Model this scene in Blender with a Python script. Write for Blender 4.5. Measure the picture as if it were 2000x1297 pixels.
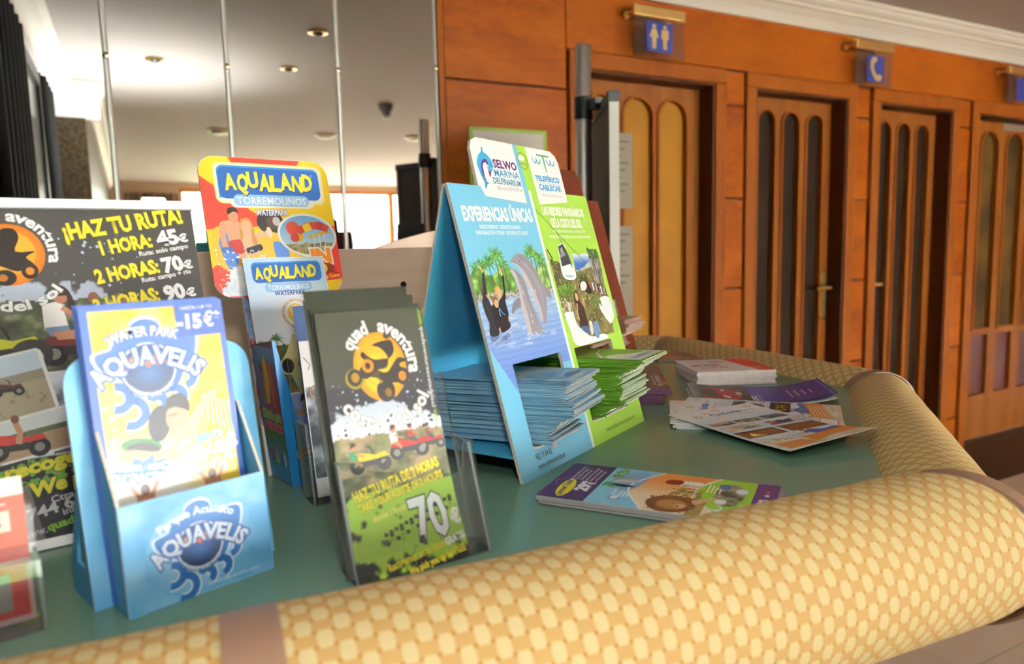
import bpy, math, random
import numpy as np
from mathutils import Vector, Matrix
from mathutils.geometry import tessellate_polygon

for o in list(bpy.data.objects): bpy.data.objects.remove(o)
SC = bpy.context.scene
COL = SC.collection
RND = random.Random(7)

# ------------------------------------------------------------------ camera
cam = bpy.data.cameras.new('camera')
cam.sensor_fit = 'HORIZONTAL'; cam.sensor_width = 36.0
cam.lens = 25.2
cam.clip_start = 0.02; cam.clip_end = 200
cam_o = bpy.data.objects.new('camera', cam); COL.objects.link(cam_o)
R3 = Matrix(((0.882975, 0.074717, -0.463435), (-0.468831, 0.090977, -0.878590), (-0.023484, 0.993046, 0.115360)))
cam_o.matrix_world = Matrix.Translation((0, 0, 1.27)) @ R3.to_4x4()
cam.dof.use_dof = True
cam.dof.focus_distance = 0.95
cam.dof.aperture_fstop = 4.6
cam.dof.aperture_blades = 0
SC.camera = cam_o

# ------------------------------------------------------------------ world and main lights
world = bpy.data.worlds.new('daylight'); SC.world = world; world.use_nodes = True
bg = world.node_tree.nodes['Background']
bg.inputs[0].default_value = (0.93, 0.97, 1.0, 1)
bg.inputs[1].default_value = 112.0

def add_light(name, kind, loc, rot, energy, color, **kw):
    l = bpy.data.lights.new(name, kind); l.energy = energy; l.color = color
    for k, v in kw.items(): setattr(l, k, v)
    o = bpy.data.objects.new(name, l); COL.objects.link(o); o.location = loc; o.rotation_euler = rot
    return o

# bounce flash of the photographer, aimed at the ceiling above the camera
flash = add_light('bounce_flash', 'SPOT', (0.22, -0.12, 1.42), (math.radians(176), math.radians(-12), 0), 52, (0.95, 0.97, 1.0),
                  spot_size=math.radians(128), spot_blend=1.0, shadow_soft_size=0.04)
# the same flash head also spills forward through its diffuser dome
add_light('flash_dome', 'POINT', (0.03, -0.04, 1.46), (0, 0, 0), 4.6, (1.0, 0.98, 0.95), shadow_soft_size=0.035)
# daylight through the glazed end of the room (portal only guides sampling)
p = add_light('window_daylight', 'AREA', (3.2, -7.45, 1.2), (math.radians(-90), 0, 0), 1, (1, 1, 1), shape='RECTANGLE', size=7.0, size_y=2.3)
p.data.cycles.is_portal = True
SC.view_settings.view_transform = 'Standard'
SC.view_settings.look = 'None'
SC.view_settings.gamma = 1.0
SC.view_settings.use_curve_mapping = False
SC.view_settings.exposure = 0.97
SC.cycles.use_denoising = True
SC.cycles.max_bounces = 10
SC.cycles.diffuse_bounces = 5
SC.cycles.glossy_bounces = 5
SC.cycles.transparent_max_bounces = 16
SC.cycles.caustics_reflective = False
SC.cycles.caustics_refractive = False
SC.cycles.sample_clamp_indirect = 6

# ------------------------------------------------------------------ colour and material helpers
def s2l(c):
    return c / 12.92 if c <= 0.04045 else ((c + 0.055) / 1.055) ** 2.4
def hexl(h):
    h = h.lstrip('#'); return tuple(s2l(int(h[i:i + 2], 16) / 255) for i in (0, 2, 4))
def hexs(h):
    h = h.lstrip('#'); return np.array([int(h[i:i + 2], 16) / 255 for i in (0, 2, 4)])
def arr_s2l(a):
    a = np.clip(a, 0, 1); return np.where(a <= 0.04045, a / 12.92, ((a + 0.055) / 1.055) ** 2.4)

MATS = {}
def mat(name, col, rough=0.5, metal=0.0, spec=0.5, noise=None, bump=None, coat=0.0):
    """plain principled material; noise=(scale, second colour, amount[, stretch]) ; bump=(scale, strength)"""
    if name in MATS: return MATS[name]
    m = bpy.data.materials.new(name); m.use_nodes = True; nt = m.node_tree
    b = nt.nodes['Principled BSDF']
    b.inputs['Base Color'].default_value = (*hexl(col), 1)
    b.inputs['Roughness'].default_value = rough; b.inputs['Metallic'].default_value = metal
    b.inputs['Specular IOR Level'].default_value = spec
    b.inputs['Coat Weight'].default_value = coat
    tc = nt.nodes.new('ShaderNodeTexCoord')
    if noise:
        mp = nt.nodes.new('ShaderNodeMapping'); mp.inputs['Scale'].default_value = noise[3] if len(noise) > 3 else (1, 1, 1)
        n = nt.nodes.new('ShaderNodeTexNoise'); n.inputs['Scale'].default_value = noise[0]; n.inputs['Detail'].default_value = 6
        r = nt.nodes.new('ShaderNodeMixRGB'); r.inputs[1].default_value = (*hexl(col), 1); r.inputs[2].default_value = (*hexl(noise[1]), 1)
        cr = nt.nodes.new('ShaderNodeMapRange'); cr.inputs[1].default_value = 0.35; cr.inputs[2].default_value = 0.7; cr.inputs[4].default_value = noise[2]
        nt.links.new(tc.outputs['Object'], mp.inputs[0]); nt.links.new(mp.outputs[0], n.inputs[0])
        nt.links.new(n.outputs[0], cr.inputs[0]); nt.links.new(cr.outputs[0], r.inputs[0]); nt.links.new(r.outputs[0], b.inputs['Base Color'])
    if bump:
        n2 = nt.nodes.new('ShaderNodeTexNoise'); n2.inputs['Scale'].default_value = bump[0]; n2.inputs['Detail'].default_value = 4
        bp = nt.nodes.new('ShaderNodeBump'); bp.inputs['Strength'].default_value = bump[1]; bp.inputs['Distance'].default_value = 0.002
        nt.links.new(tc.outputs['Object'], n2.inputs[0]); nt.links.new(n2.outputs[0], bp.inputs['Height']); nt.links.new(bp.outputs[0], b.inputs['Normal'])
    MATS[name] = m; return m

def wood(name, c1, c2, c3, scale=(1, 1, 1), rough=0.3, figure=2.5):
    if name in MATS: return MATS[name]
    m = bpy.data.materials.new(name); m.use_nodes = True; nt = m.node_tree; b = nt.nodes['Principled BSDF']
    tc = nt.nodes.new('ShaderNodeTexCoord'); mp = nt.nodes.new('ShaderNodeMapping'); mp.inputs['Scale'].default_value = scale
    n1 = nt.nodes.new('ShaderNodeTexNoise'); n1.inputs['Scale'].default_value = figure; n1.inputs['Detail'].default_value = 5; n1.inputs['Distortion'].default_value = 0.6
    n2 = nt.nodes.new('ShaderNodeTexNoise'); n2.inputs['Scale'].default_value = figure * 9; n2.inputs['Detail'].default_value = 8
    r = nt.nodes.new('ShaderNodeValToRGB'); e = r.color_ramp.elements
    e[0].position = 0.3; e[0].color = (*hexl(c1), 1); e[1].position = 0.72; e[1].color = (*hexl(c3), 1)
    k = e.new(0.5); k.color = (*hexl(c2), 1)
    mx = nt.nodes.new('ShaderNodeMixRGB'); mx.blend_type = 'MIX'; mx.inputs[0].default_value = 0.3
    oi = nt.nodes.new('ShaderNodeObjectInfo'); ad = nt.nodes.new('ShaderNodeVectorMath'); ad.operation = 'ADD'
    ml = nt.nodes.new('ShaderNodeMath'); ml.operation = 'MULTIPLY'; ml.inputs[1].default_value = 17.0
    nt.links.new(oi.outputs['Random'], ml.inputs[0]); nt.links.new(tc.outputs['Object'], ad.inputs[0]); nt.links.new(ml.outputs[0], ad.inputs[1])
    nt.links.new(ad.outputs[0], mp.inputs[0]); nt.links.new(mp.outputs[0], n1.inputs[0]); nt.links.new(mp.outputs[0], n2.inputs[0])
    nt.links.new(n1.outputs[0], mx.inputs[1]); nt.links.new(n2.outputs[0], mx.inputs[2]); nt.links.new(mx.outputs[0], r.inputs[0])
    nt.links.new(r.outputs[0], b.inputs['Base Color']); b.inputs['Roughness'].default_value = rough; b.inputs['Specular IOR Level'].default_value = 0.12
    MATS[name] = m; return m

def ink_material(name, rough, spec=0.5):
    m = bpy.data.materials.new(name); m.use_nodes = True; nt = m.node_tree; b = nt.nodes['Principled BSDF']
    a = nt.nodes.new('ShaderNodeAttribute'); a.attribute_name = 'ink'
    nt.links.new(a.outputs['Color'], b.inputs['Base Color']); b.inputs['Roughness'].default_value = rough
    b.inputs['Specular IOR Level'].default_value = spec
    MATS[name] = m; return m
INK = ink_material('printed_ink', 0.38)
INK_MATT = ink_material('printed_ink_matt', 0.6, 0.3)
INK_GLOSS = ink_material('printed_ink_gloss', 0.5, 0.3)

def acrylic(name, tint, mixmax, opaque):
    m = bpy.data.materials.new(name); m.use_nodes = True; nt = m.node_tree; nt.nodes.clear()
    out = nt.nodes.new('ShaderNodeOutputMaterial'); tr = nt.nodes.new('ShaderNodeBsdfTransparent'); tr.inputs[0].default_value = tint
    gl = nt.nodes.new('ShaderNodeBsdfGlossy'); gl.inputs['Roughness'].default_value = 0.04
    df = nt.nodes.new('ShaderNodeBsdfDiffuse'); df.inputs[0].default_value = (0.8, 0.84, 0.82, 1)
    fr = nt.nodes.new('ShaderNodeFresnel'); fr.inputs[0].default_value = 1.49
    ml = nt.nodes.new('ShaderNodeMath'); ml.operation = 'MULTIPLY'; ml.inputs[1].default_value = mixmax
    m1 = nt.nodes.new('ShaderNodeMixShader'); m2 = nt.nodes.new('ShaderNodeMixShader'); m1.inputs[0].default_value = opaque
    nt.links.new(tr.outputs[0], m1.inputs[1]); nt.links.new(df.outputs[0], m1.inputs[2])
    nt.links.new(fr.outputs[0], ml.inputs[0]); nt.links.new(ml.outputs[0], m2.inputs[0]); nt.links.new(m1.outputs[0], m2.inputs[1]); nt.links.new(gl.outputs[0], m2.inputs[2])
    nt.links.new(m2.outputs[0], out.inputs[0]); MATS[name] = m; return m
ACR = acrylic('clear_acrylic', (0.95, 0.965, 0.96, 1), 0.7, 0.015)
ACR_EDGE = acrylic('acrylic_cut_edge', (0.75, 0.82, 0.8, 1), 1.0, 0.35)
ACR_SIGN = acrylic('clear_sign_acrylic', (0.985, 0.985, 0.985, 1), 0.35, 0.02)
GLASS = acrylic('window_glass', (0.96, 0.97, 0.97, 1), 0.8, 0.0)

# ------------------------------------------------------------------ object helpers
def tag(o, label=None, cat=None, group=None, kind=None):
    if label: o['label'] = label
    if cat: o['category'] = cat
    if group: o['group'] = group
    if kind: o['kind'] = kind
    return o
def thing(name, label, cat, loc=(0, 0, 0), rz=0.0, group=None):
    o = bpy.data.objects.new(name, None); COL.objects.link(o); o.empty_display_size = 0.05
    o.location = loc; o.rotation_euler = (0, 0, math.radians(rz)); return tag(o, label, cat, group)
class MB:
    """collects shapes of one part; build() links them as one mesh object"""
    def __init__(s): s.v = []; s.f = []; s.m = []; s.uv = None
    def add(s, vs, fs, mi=0):
        k = len(s.v); s.v += [tuple(q) for q in vs]; s.f += [tuple(i + k for i in f) for f in fs]; s.m += [mi] * len(fs); return s
    def box(s, x0, x1, y0, y1, z0, z1, mi=0, fn=None):
        vs = [(x, y, z) for z in (z0, z1) for y in (y0, y1) for x in (x0, x1)]
        if fn: vs = [fn(*q) for q in vs]
        return s.add(vs, [(0, 2, 3, 1), (4, 5, 7, 6), (0, 1, 5, 4), (2, 6, 7, 3), (1, 3, 7, 5), (0, 4, 6, 2)], mi)
    def slab(s, loops, w0, w1, fn=None, mi=0, edge_mi=None):
        """flat plate outlined in 2-D by loops[0] with holes loops[1:], from w0 (back) to w1 (front)"""
        edge_mi = mi if edge_mi is None else edge_mi
        fn = fn or (lambda a, b, c: (a, b, c))
        flat = [q for l in loops for q in l]; n = len(flat)
        tri = tessellate_polygon([[Vector((a, b, 0)) for a, b in l] for l in loops])
        vs = [fn(a, b, w0) for a, b in flat] + [fn(a, b, w1) for a, b in flat]
        ft, fb = [], []
        for t in tri:
            a, b, c = (flat[i] for i in t)
            cr = (b[0] - a[0]) * (c[1] - a[1]) - (b[1] - a[1]) * (c[0] - a[0])
            t = tuple(t) if cr > 0 else tuple(reversed(t))
            ft.append(tuple(i + n for i in t)); fb.append(tuple(reversed(t)))
        k = len(s.v); s.add(vs, ft + fb, mi)
        st = 0; side = []
        for li, l in enumerate(loops):
            m_ = len(l); area = sum(l[i][0] * l[(i + 1) % m_][1] - l[(i + 1) % m_][0] * l[i][1] for i in range(m_))
            for i in range(m_):
                a, b = st + i, st + (i + 1) % m_
                q = (a, b, b + n, a + n)
                if (area < 0) != (li > 0): q = tuple(reversed(q))
                side.append(q)
            st += m_
        s.f += [tuple(i + k for i in f) for f in side]; s.m += [edge_mi] * len(side); return s
    def lathe(s, prof, c=(0, 0, 0), n=24, axis='z', mi=0, caps=True):
        vs = []; fs = []
        for r, h in prof:
            for i in range(n):
                a = 2 * math.pi * i / n; x, y = r * math.cos(a), r * math.sin(a)
                q = {'z': (x, y, h), 'y': (x, h, y), 'x': (h, x, y)}[axis]
                vs.append((q[0] + c[0], q[1] + c[1], q[2] + c[2]))
        for j in range(len(prof) - 1):
            for i in range(n):
                a, b = j * n + i, j * n + (i + 1) % n; fs.append((a, b, b + n, a + n))
        if caps:
            fs.append(tuple(range(n - 1, -1, -1))); fs.append(tuple(range((len(prof) - 1) * n, len(prof) * n)))
        return s.add(vs, fs, mi)
    def tube(s, pts, r, n=10, mi=0):
        pts = [Vector(q) for q in pts]; vs = []; fs = []
        for i, q in enumerate(pts):
            d = (pts[min(i + 1, len(pts) - 1)] - pts[max(i - 1, 0)]).normalized()
            a = d.orthogonal().normalized() if i == 0 else (pa - d * pa.dot(d)).normalized()
            pa = a; b = d.cross(a)
            rr = r[i] if isinstance(r, (list, tuple)) else r
            for k in range(n):
                t = 2 * math.pi * k / n; vs.append(q + a * rr * math.cos(t) + b * rr * math.sin(t))
        for i in range(len(pts) - 1):
            for k in range(n):
                a0, b0 = i * n + k, i * n + (k + 1) % n; fs.append((a0, b0, b0 + n, a0 + n))
        fs.append(tuple(range(n - 1, -1, -1))); fs.append(tuple(range((len(pts) - 1) * n, len(pts) * n)))
        return s.add(vs, fs, mi)
    def build(s, name, mats, parent=None, smooth=False, bevel=0.0):
        me = bpy.data.meshes.new(name); me.from_pydata(s.v, [], s.f)
        for m in (mats if isinstance(mats, (list, tuple)) else [mats]): me.materials.append(m)
        me.polygons.foreach_set('material_index', s.m)
        if smooth:
            me.polygons.foreach_set('use_smooth', [True] * len(s.f))
            try: me.set_sharp_from_angle(angle=math.radians(40))
            except Exception: pass
        me.update()
        o = bpy.data.objects.new(name, me); COL.objects.link(o); o.parent = parent
        if bevel:
            b = o.modifiers.new('bevel', 'BEVEL'); b.width = bevel; b.segments = 2; b.limit_method = 'ANGLE'
        return o
def rrect(x0, y0, x1, y1, r, n=6, corners=(1, 1, 1, 1)):
    """rounded rectangle, counter-clockwise; corners = bl, br, tr, tl"""
    out = []
    for (cx, cy, a0), on in zip(((x0 + r, y0 + r, 180), (x1 - r, y0 + r, 270), (x1 - r, y1 - r, 0), (x0 + r, y1 - r, 90)), corners):
        if on: out += [(cx + r * math.cos(math.radians(a0 + 90 * i / n)), cy + r * math.sin(math.radians(a0 + 90 * i / n))) for i in range(n + 1)]
        else: out.append((x0 if a0 in (180, 90) else x1, y0 if a0 in (180, 270) else y1))
    return out
def lean_map(lean, y0=0.0, z0=0.0, k=1.0):
    """panel coordinates (u right, v up the panel, w out of its face) -> local x, y, z"""
    c, s_ = math.cos(math.radians(lean)), math.sin(math.radians(lean))
    return lambda u, v, w: (u * k, (v * s_ - w * c) * k + y0, (v * c + w * s_) * k + z0)

# ------------------------------------------------------------------ flat print: ink shapes lying on a sheet
_rng = np.random.RandomState(5); _LAT = _rng.rand(64, 64)
def vnoise(x, y):
    xi, yi = np.floor(x).astype(int), np.floor(y).astype(int); fx, fy = x - xi, y - yi
    fx = fx * fx * (3 - 2 * fx); fy = fy * fy * (3 - 2 * fy); g = lambda a, b: _LAT[a % 64, b % 64]
    return (g(xi, yi) * (1 - fx) + g(xi + 1, yi) * fx) * (1 - fy) + (g(xi, yi + 1) * (1 - fx) + g(xi + 1, yi + 1) * fx) * fy
def fbm(x, y, o=4):
    t = 0; a = 0.5; n = 0
    for i in range(o): t = t + a * vnoise(x * 2 ** i + 13.7 * i, y * 2 ** i + 5.1 * i); n += a; a *= 0.5
    return t / n
def mix(a, b, t):
    t = np.clip(t, 0, 1)[..., None]; return a * (1 - t) + b * t
_TXT = {}
def text_mesh(body, bold):
    key = (body, bold)
    if key in _TXT: return _TXT[key]
    c = bpy.data.curves.new('lettering_outline', 'FONT'); c.body = body; c.resolution_u = 2; c.offset = bold
    o = bpy.data.objects.new('lettering_outline', c); me = o.to_mesh()
    v = np.array([q.co[:2] for q in me.vertices]).reshape(-1, 2); f = [tuple(q.vertices) for q in me.polygons]
    o.to_mesh_clear(); bpy.data.objects.remove(o); bpy.data.curves.remove(c)
    _TXT[key] = (v, f); return _TXT[key]
class Print:
    def __init__(s, layer=0.07): s.V = []; s.F = []; s.C = []; s.n = 0; s.L = layer
    def _put(s, xy, faces, col, l):
        xy = np.asarray(xy, float); k = len(xy)
        if k == 0: return s
        s.V.append(np.column_stack([xy, np.full(k, l * s.L)]))
        col = hexs(col) if isinstance(col, str) else np.asarray(col)
        s.C.append(np.broadcast_to(col, (k, 3)) if col.ndim == 1 else col)
        s.F += [tuple(i + s.n for i in f) for f in faces]; s.n += k; return s
    def poly(s, pts, col, l=1, holes=()):
        loops = [list(pts)] + [list(h) for h in holes]; flat = [q for lp in loops for q in lp]
        tri = tessellate_polygon([[Vector((a, b, 0)) for a, b in lp] for lp in loops]); fs = []
        for t in tri:
            a, b, c = (flat[i] for i in t)
            cr = (b[0] - a[0]) * (c[1] - a[1]) - (b[1] - a[1]) * (c[0] - a[0])
            fs.append(tuple(t) if cr > 0 else tuple(reversed(t)))
        return s._put(flat, fs, col, l)
    def rect(s, x0, y0, x1, y1, col, l=1): return s._put([(x0, y0), (x1, y0), (x1, y1), (x0, y1)], [(0, 1, 2, 3)], col, l)
    def rr(s, x0, y0, x1, y1, r, col, l=1, rot=0, corners=(1, 1, 1, 1)):
        p = rrect(x0, y0, x1, y1, r, 5, corners)
        if rot: p = turn(p, ((x0 + x1) / 2, (y0 + y1) / 2), rot)
        return s._put(p, [tuple(range(len(p)))], col, l)
    def ell(s, cx, cy, rx, ry=None, col='#ffffff', l=1, rot=0, n=28, edge=None):
        ry = rx if ry is None else ry; a = np.linspace(0, 2 * np.pi, n, endpoint=False)
        x, y = rx * np.cos(a), ry * np.sin(a); t = math.radians(rot)
        p = np.column_stack([cx + x * math.cos(t) - y * math.sin(t), cy + x * math.sin(t) + y * math.cos(t)])
        if edge is None: return s._put(p, [tuple(range(n))], col, l)
        p = np.vstack([p, [[cx, cy]]]); c = np.vstack([np.tile(hexs(edge), (n, 1)), [hexs(col)]])
        return s._put(p, [(i, (i + 1) % n, n) for i in range(n)], c, l)
    def stroke(s, pts, w, col, l=1, w1=None):
        pts = np.asarray(pts, float); d = np.gradient(pts, axis=0); d /= np.linalg.norm(d, axis=1)[:, None] + 1e-9
        nn = np.column_stack([-d[:, 1], d[:, 0]]); ww = np.linspace(w, w if w1 is None else w1, len(pts))[:, None] / 2
        p = np.vstack([pts - nn * ww, pts + nn * ww]); k = len(pts)
        return s._put(p, [(i, i + 1, i + 1 + k, i + k) for i in range(k - 1)], col, l)
    def arc(s, cx, cy, r, a0, a1, w, col, l=1, n=20, ry=None):
        t = np.radians(np.linspace(a0, a1, n)); return s.stroke(np.column_stack([cx + r * np.cos(t), cy + (ry or r) * np.sin(t)]), w, col, l)
    def grid(s, x0, y0, x1, y1, nx, ny, fn, l=1, mask=None):
        U, V = np.meshgrid(np.linspace(x0, x1, nx + 1), np.linspace(y0, y1, ny + 1)); c = fn(U, V).reshape(-1, 3)
        idx = np.arange((nx + 1) * (ny + 1)).reshape(ny + 1, nx + 1)
        q = np.stack([idx[:-1, :-1], idx[:-1, 1:], idx[1:, 1:], idx[1:, :-1]], -1).reshape(-1, 4)
        if mask is not None:
            um = (U[:-1, :-1] + U[1:, 1:]) / 2; vm = (V[:-1, :-1] + V[1:, 1:]) / 2; q = q[mask(um, vm).reshape(-1)]
        return s._put(np.column_stack([U.ravel(), V.ravel()]), [tuple(r) for r in q.tolist()], c, l)
    def text(s, body, x, y, h, col, l=2, w=None, bold=0.02, rot=0, shear=0, align='L', out=None, ow=0.05, arc=None, sh=None):
        if out: s.text(body, x, y, h, out, l - 0.5, w, bold + ow, rot, shear, align, arc=arc)
        if sh: s.text(body, x + sh[1], y + sh[2], h, sh[0], l - 0.7, w, bold + 0.01, rot, shear, align, arc=arc)
        v0, _ = text_mesh(body, 0.0); v, f = text_mesh(body, bold)
        if len(v) == 0: return s
        xa, xb = v0[:, 0].min(), v0[:, 0].max(); ky = h / 0.70; kx = ky if w is None else w / max(xb - xa, 1e-6)
        W = (xb - xa) * kx; X = (v[:, 0] - xa) * kx; Y = v[:, 1] * ky; X = X + shear * Y
        if arc:                                   # arc = (cx, cy, r, start deg, end deg); clockwise on top, anticlockwise below
            cx, cy, r, a0, a1 = arc[:5]; ry = arc[5] if len(arc) > 5 else r
            t = np.radians(a0 + (a1 - a0) * X / W); sg = 1 if a1 < a0 else -1
            rr_ = Y if sg > 0 else (Y - h)
            rad = sg * rr_ if sg > 0 else -(rr_)
            P = np.column_stack([cx + (r + (rad if sg > 0 else rad)) * np.cos(t), cy + (ry + rad) * np.sin(t)])
            return s._put(P, f, col, l)
        if align == 'C': X = X - W / 2
        elif align == 'R': X = X - W
        t = math.radians(rot); P = np.column_stack([x + X * math.cos(t) - Y * math.sin(t), y + X * math.sin(t) + Y * math.cos(t)])
        return s._put(P, f, col, l)
    def build(s, name, parent, fn, material=None, k=0.001):
        V = np.vstack(s.V) * k; C = arr_s2l(np.vstack(s.C)) * 0.79
        x, y, z = fn(V[:, 0], V[:, 1], V[:, 2]); co = np.column_stack([np.broadcast_to(q, (len(V),)) for q in (x, y, z)])
        me = bpy.data.meshes.new(name); nl = np.array([len(f) for f in s.F]); me.vertices.add(len(co)); me.vertices.foreach_set('co', co.ravel())
        me.loops.add(int(nl.sum())); me.loops.foreach_set('vertex_index', np.fromiter((i for f in s.F for i in f), dtype=np.int32))
        me.polygons.add(len(nl)); me.polygons.foreach_set('loop_start', np.concatenate([[0], np.cumsum(nl)[:-1]]).astype(np.int32))
        at = me.attributes.new('ink', 'FLOAT_COLOR', 'POINT'); at.data.foreach_set('color', np.column_stack([C, np.ones(len(C))]).ravel())
        me.materials.append(material or INK); me.update(calc_edges=True); me.validate()
        o = bpy.data.objects.new(name, me); COL.objects.link(o); o.parent = parent; return o
def turn(pts, c, deg, k=1.0):
    t = math.radians(deg); return [(c[0] + k * ((x - c[0]) * math.cos(t) - (y - c[1]) * math.sin(t)), c[1] + k * ((x - c[0]) * math.sin(t) + (y - c[1]) * math.cos(t))) for x, y in pts]
def smooth_loop(pts, n=4, closed=True):
    """Catmull-Rom through the points"""
    P = np.asarray(pts, float); m_ = len(P); out = []
    for i in range(m_ if closed else m_ - 1):
        g = lambda j: P[j % m_] if closed else P[min(max(j, 0), m_ - 1)]
        p0, p1, p2, p3 = g(i - 1), g(i), g(i + 1), g(i + 2)
        for q in range(n):
            t = q / n; out.append(tuple(0.5 * (2 * p1 + (p2 - p0) * t + (2 * p0 - 5 * p1 + 4 * p2 - p3) * t * t + (3 * p1 - p0 - 3 * p2 + p3) * t ** 3)))
    if not closed: out.append(tuple(P[-1]))
    return out

# ================================================================== the room
W = 2.5
WALNUT = wood('cherry_wood_panel', '#703004', '#8a4206', '#a0540c', (0.7, 1, 2.2), 0.42, 2.2)
FRIEZE = wood('cherry_wood_frieze', '#763408', '#8c4408', '#9e520e', (0.6, 1, 1.6), 0.42, 2.4)
CASING = wood('door_casing_wood', '#74380c', '#84440e', '#8e4c14', (2, 2, 0.4), 0.42, 3)
LEAF = wood('door_leaf_wood', '#6e3a14', '#7e481a', '#8a5422', (3, 3, 0.35), 0.45, 3)
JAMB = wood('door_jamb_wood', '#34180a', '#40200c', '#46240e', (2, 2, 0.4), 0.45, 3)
PLASTER = mat('ceiling_plaster', '#bfb9b2', 0.9, bump=(120, 0.08))
WHITE = mat('white_moulding', '#f8f5ee', 0.55)
JOINT = mat('panel_joint_backing', '#3a1a0a', 0.8)

wall = MB()
OPEN = [(1.65, 2.36), (2.61, 3.25), (3.50, 4.13), (4.38, 5.45)]
xs = [1.03] + [q for o_ in OPEN for q in o_] + [8.0]
for a, b in zip(xs[0::2], xs[1::2]): wall.box(a, b, W + 0.006, W + 0.13, 0, 2.42)
for a, b in OPEN: wall.box(a, b, W + 0.006, W + 0.13, 1.98, 2.42)
wall.box(-0.40, 8.0, W + 0.145, W + 0.165, 0, 2.42)  # unseen backing sheet, added to block sky light leaking around the door leaves
wall.box(-0.40, 1.03, W + 0.012, W + 0.13, 0, 2.42)
wall_back = tag(wall.build('wall_back', JOINT), 'cherry wood panelled wall with arched doors', 'wall', kind='structure')
ROWS = [0.0, 0.2, 0.634, 1.061, 1.477, 1.893, 2.045]
def wpanel(x0, x1, z0, z1, m=WALNUT, name='wood_panel', y=W - 0.012):
    return MB().box(x0, x1, y, W + 0.008, z0, z1).build(name, m, wall_back, bevel=0.003)
for x0, x1 in ((2.428, 2.549), (3.322, 3.432), (4.196, 4.313)):
    for z0, z1 in zip(ROWS[:-1], ROWS[1:]): wpanel(x0 + 0.002, x1 - 0.002, z0 + 0.004, z1 - 0.004)
for z0, z1 in ((0, 0.634), (0.634, 1.061), (1.061, 1.893), (1.893, 2.30)): wpanel(1.062, 1.583, z0 + 0.004, z1 - 0.004)
wpanel(1.586, 5.6, 2.052, 2.30, FRIEZE, 'frieze_board'); wpanel(5.6, 7.99, 0.0, 2.30, FRIEZE)
wpanel(1.034, 1.058, 0, 2.30, CASING, 'edge_strip', W - 0.02)

def arch(x0, x1, z0, z1, n=10):
    r = (x1 - x0) / 2; c = (x0 + x1) / 2
    return [(x0, z0), (x1, z0)] + [(c + r * math.cos(math.pi * i / n), z1 - r + r * math.sin(math.pi * i / n)) for i in range(n + 1)]
AMBER = mat('amber_textured_glass', '#a87216', 0.5, spec=0.2, noise=(3, '#85540f', 0.7), bump=(260, 0.5))
DARKG = mat('dark_textured_glass', '#21130a', 0.7, spec=0.08, noise=(6, '#180e07', 0.8), bump=(260, 0.35))
DARKAMB = mat('smoked_amber_glass', '#2e1f0d', 0.6, spec=0.12, noise=(4, '#614314', 0.9, (1, 1, 0.7)), bump=(220, 0.7))
OXBLOOD = mat('oxblood_panel', '#4a170e', 0.4)
BRASS = mat('polished_brass', '#e6c27a', 0.36, metal=1.0)
def door(n, x0, x1, arches, zb, glass, label, extra=None):
    root = tag(thing('door_%d' % n, label, 'door', ((x0 + x1) / 2, W, 0)), kind='structure')
    cx = (x0 + x1) / 2; w = (x1 - x0) / 2
    cs = MB()
    for a, b in ((-w - 0.062, -w), (w, w + 0.062)): cs.box(a, b, -0.03, 0.01, 0, 1.98)
    cs.box(-w - 0.062, w + 0.062, -0.03, 0.01, 1.98, 2.046)
    cs.build('casing', CASING, root, bevel=0.006)
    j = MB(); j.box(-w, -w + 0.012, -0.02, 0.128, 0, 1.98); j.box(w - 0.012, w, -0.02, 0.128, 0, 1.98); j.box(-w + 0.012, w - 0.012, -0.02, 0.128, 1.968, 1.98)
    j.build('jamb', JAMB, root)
    f = lambda a, b, c: (a, 0.105 - c, b)
    holes = [arch(a - cx, b - cx, zb, 1.905) for a, b in arches]
    lowers = []
    if extra == 'panels': lowers = [[(a - cx, 0.285), (b - cx, 0.285), (b - cx, 0.665), (a - cx, 0.665)] for a, b in arches]
    MB().slab([[(-w + 0.013, 0.006), (w - 0.013, 0.006), (w - 0.013, 1.966), (-w + 0.013, 1.966)]] + holes + lowers, 0, 0.038, f).build('leaf', LEAF, root)
    for h in holes:
        MB().slab([h], 0.012, 0.018, f).build('pane', glass, root)
        big = [(0, 0)] * 0; c0 = (sum(q[0] for q in h) / len(h))
        x0_, x1_ = h[0][0], h[1][0]
        outer = arch(x0_ - 0.012, x1_ + 0.012, zb - 0.012, 1.917)
        MB().slab([outer, h], 0.036, 0.046, f).build('arch_moulding', CASING, root)
    for l in lowers: MB().slab([l], 0.008, 0.02, f).build('lower_panel', OXBLOOD, root)
    return root
d1 = door(1, *OPEN[0], [(1.728, 1.880), (1.920, 2.075), (2.113, 2.268)], 0.22, AMBER, 'wooden door with amber arched glass panes below the restroom sign')
d2 = door(2, *OPEN[1], [(2.716, 2.828), (2.886, 2.998), (3.056, 3.168)], 0.22, DARKG, 'wooden door with three dark arched panes and a brass lever handle')
d3 = door(3, *OPEN[2], [(3.607, 3.714), (3.772, 3.879), (3.940, 4.047)], 0.22, DARKG, 'wooden door with three narrow dark panes between the brass handled door and the plated door')
d4 = door(4, *OPEN[3], [(4.573, 4.747), (4.842, 5.016), (5.111, 5.285)], 0.705, DARKAMB, 'rightmost wooden door with oxblood lower panels and a small grey plate', 'panels')
h = MB(); h.slab([rrect(0.255, 0.865, 0.297, 1.105, 0.018)], 0, 0.006, lambda a, b, c: (a, 0.066 - c, b)); h.tube([(0.276, 0.06, 1.03), (0.276, 0.02, 1.03), (0.268, 0.012, 1.03), (0.17, 0.012, 1.03)], 0.009)
h.build('handle', BRASS, d2, smooth=True)
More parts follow.
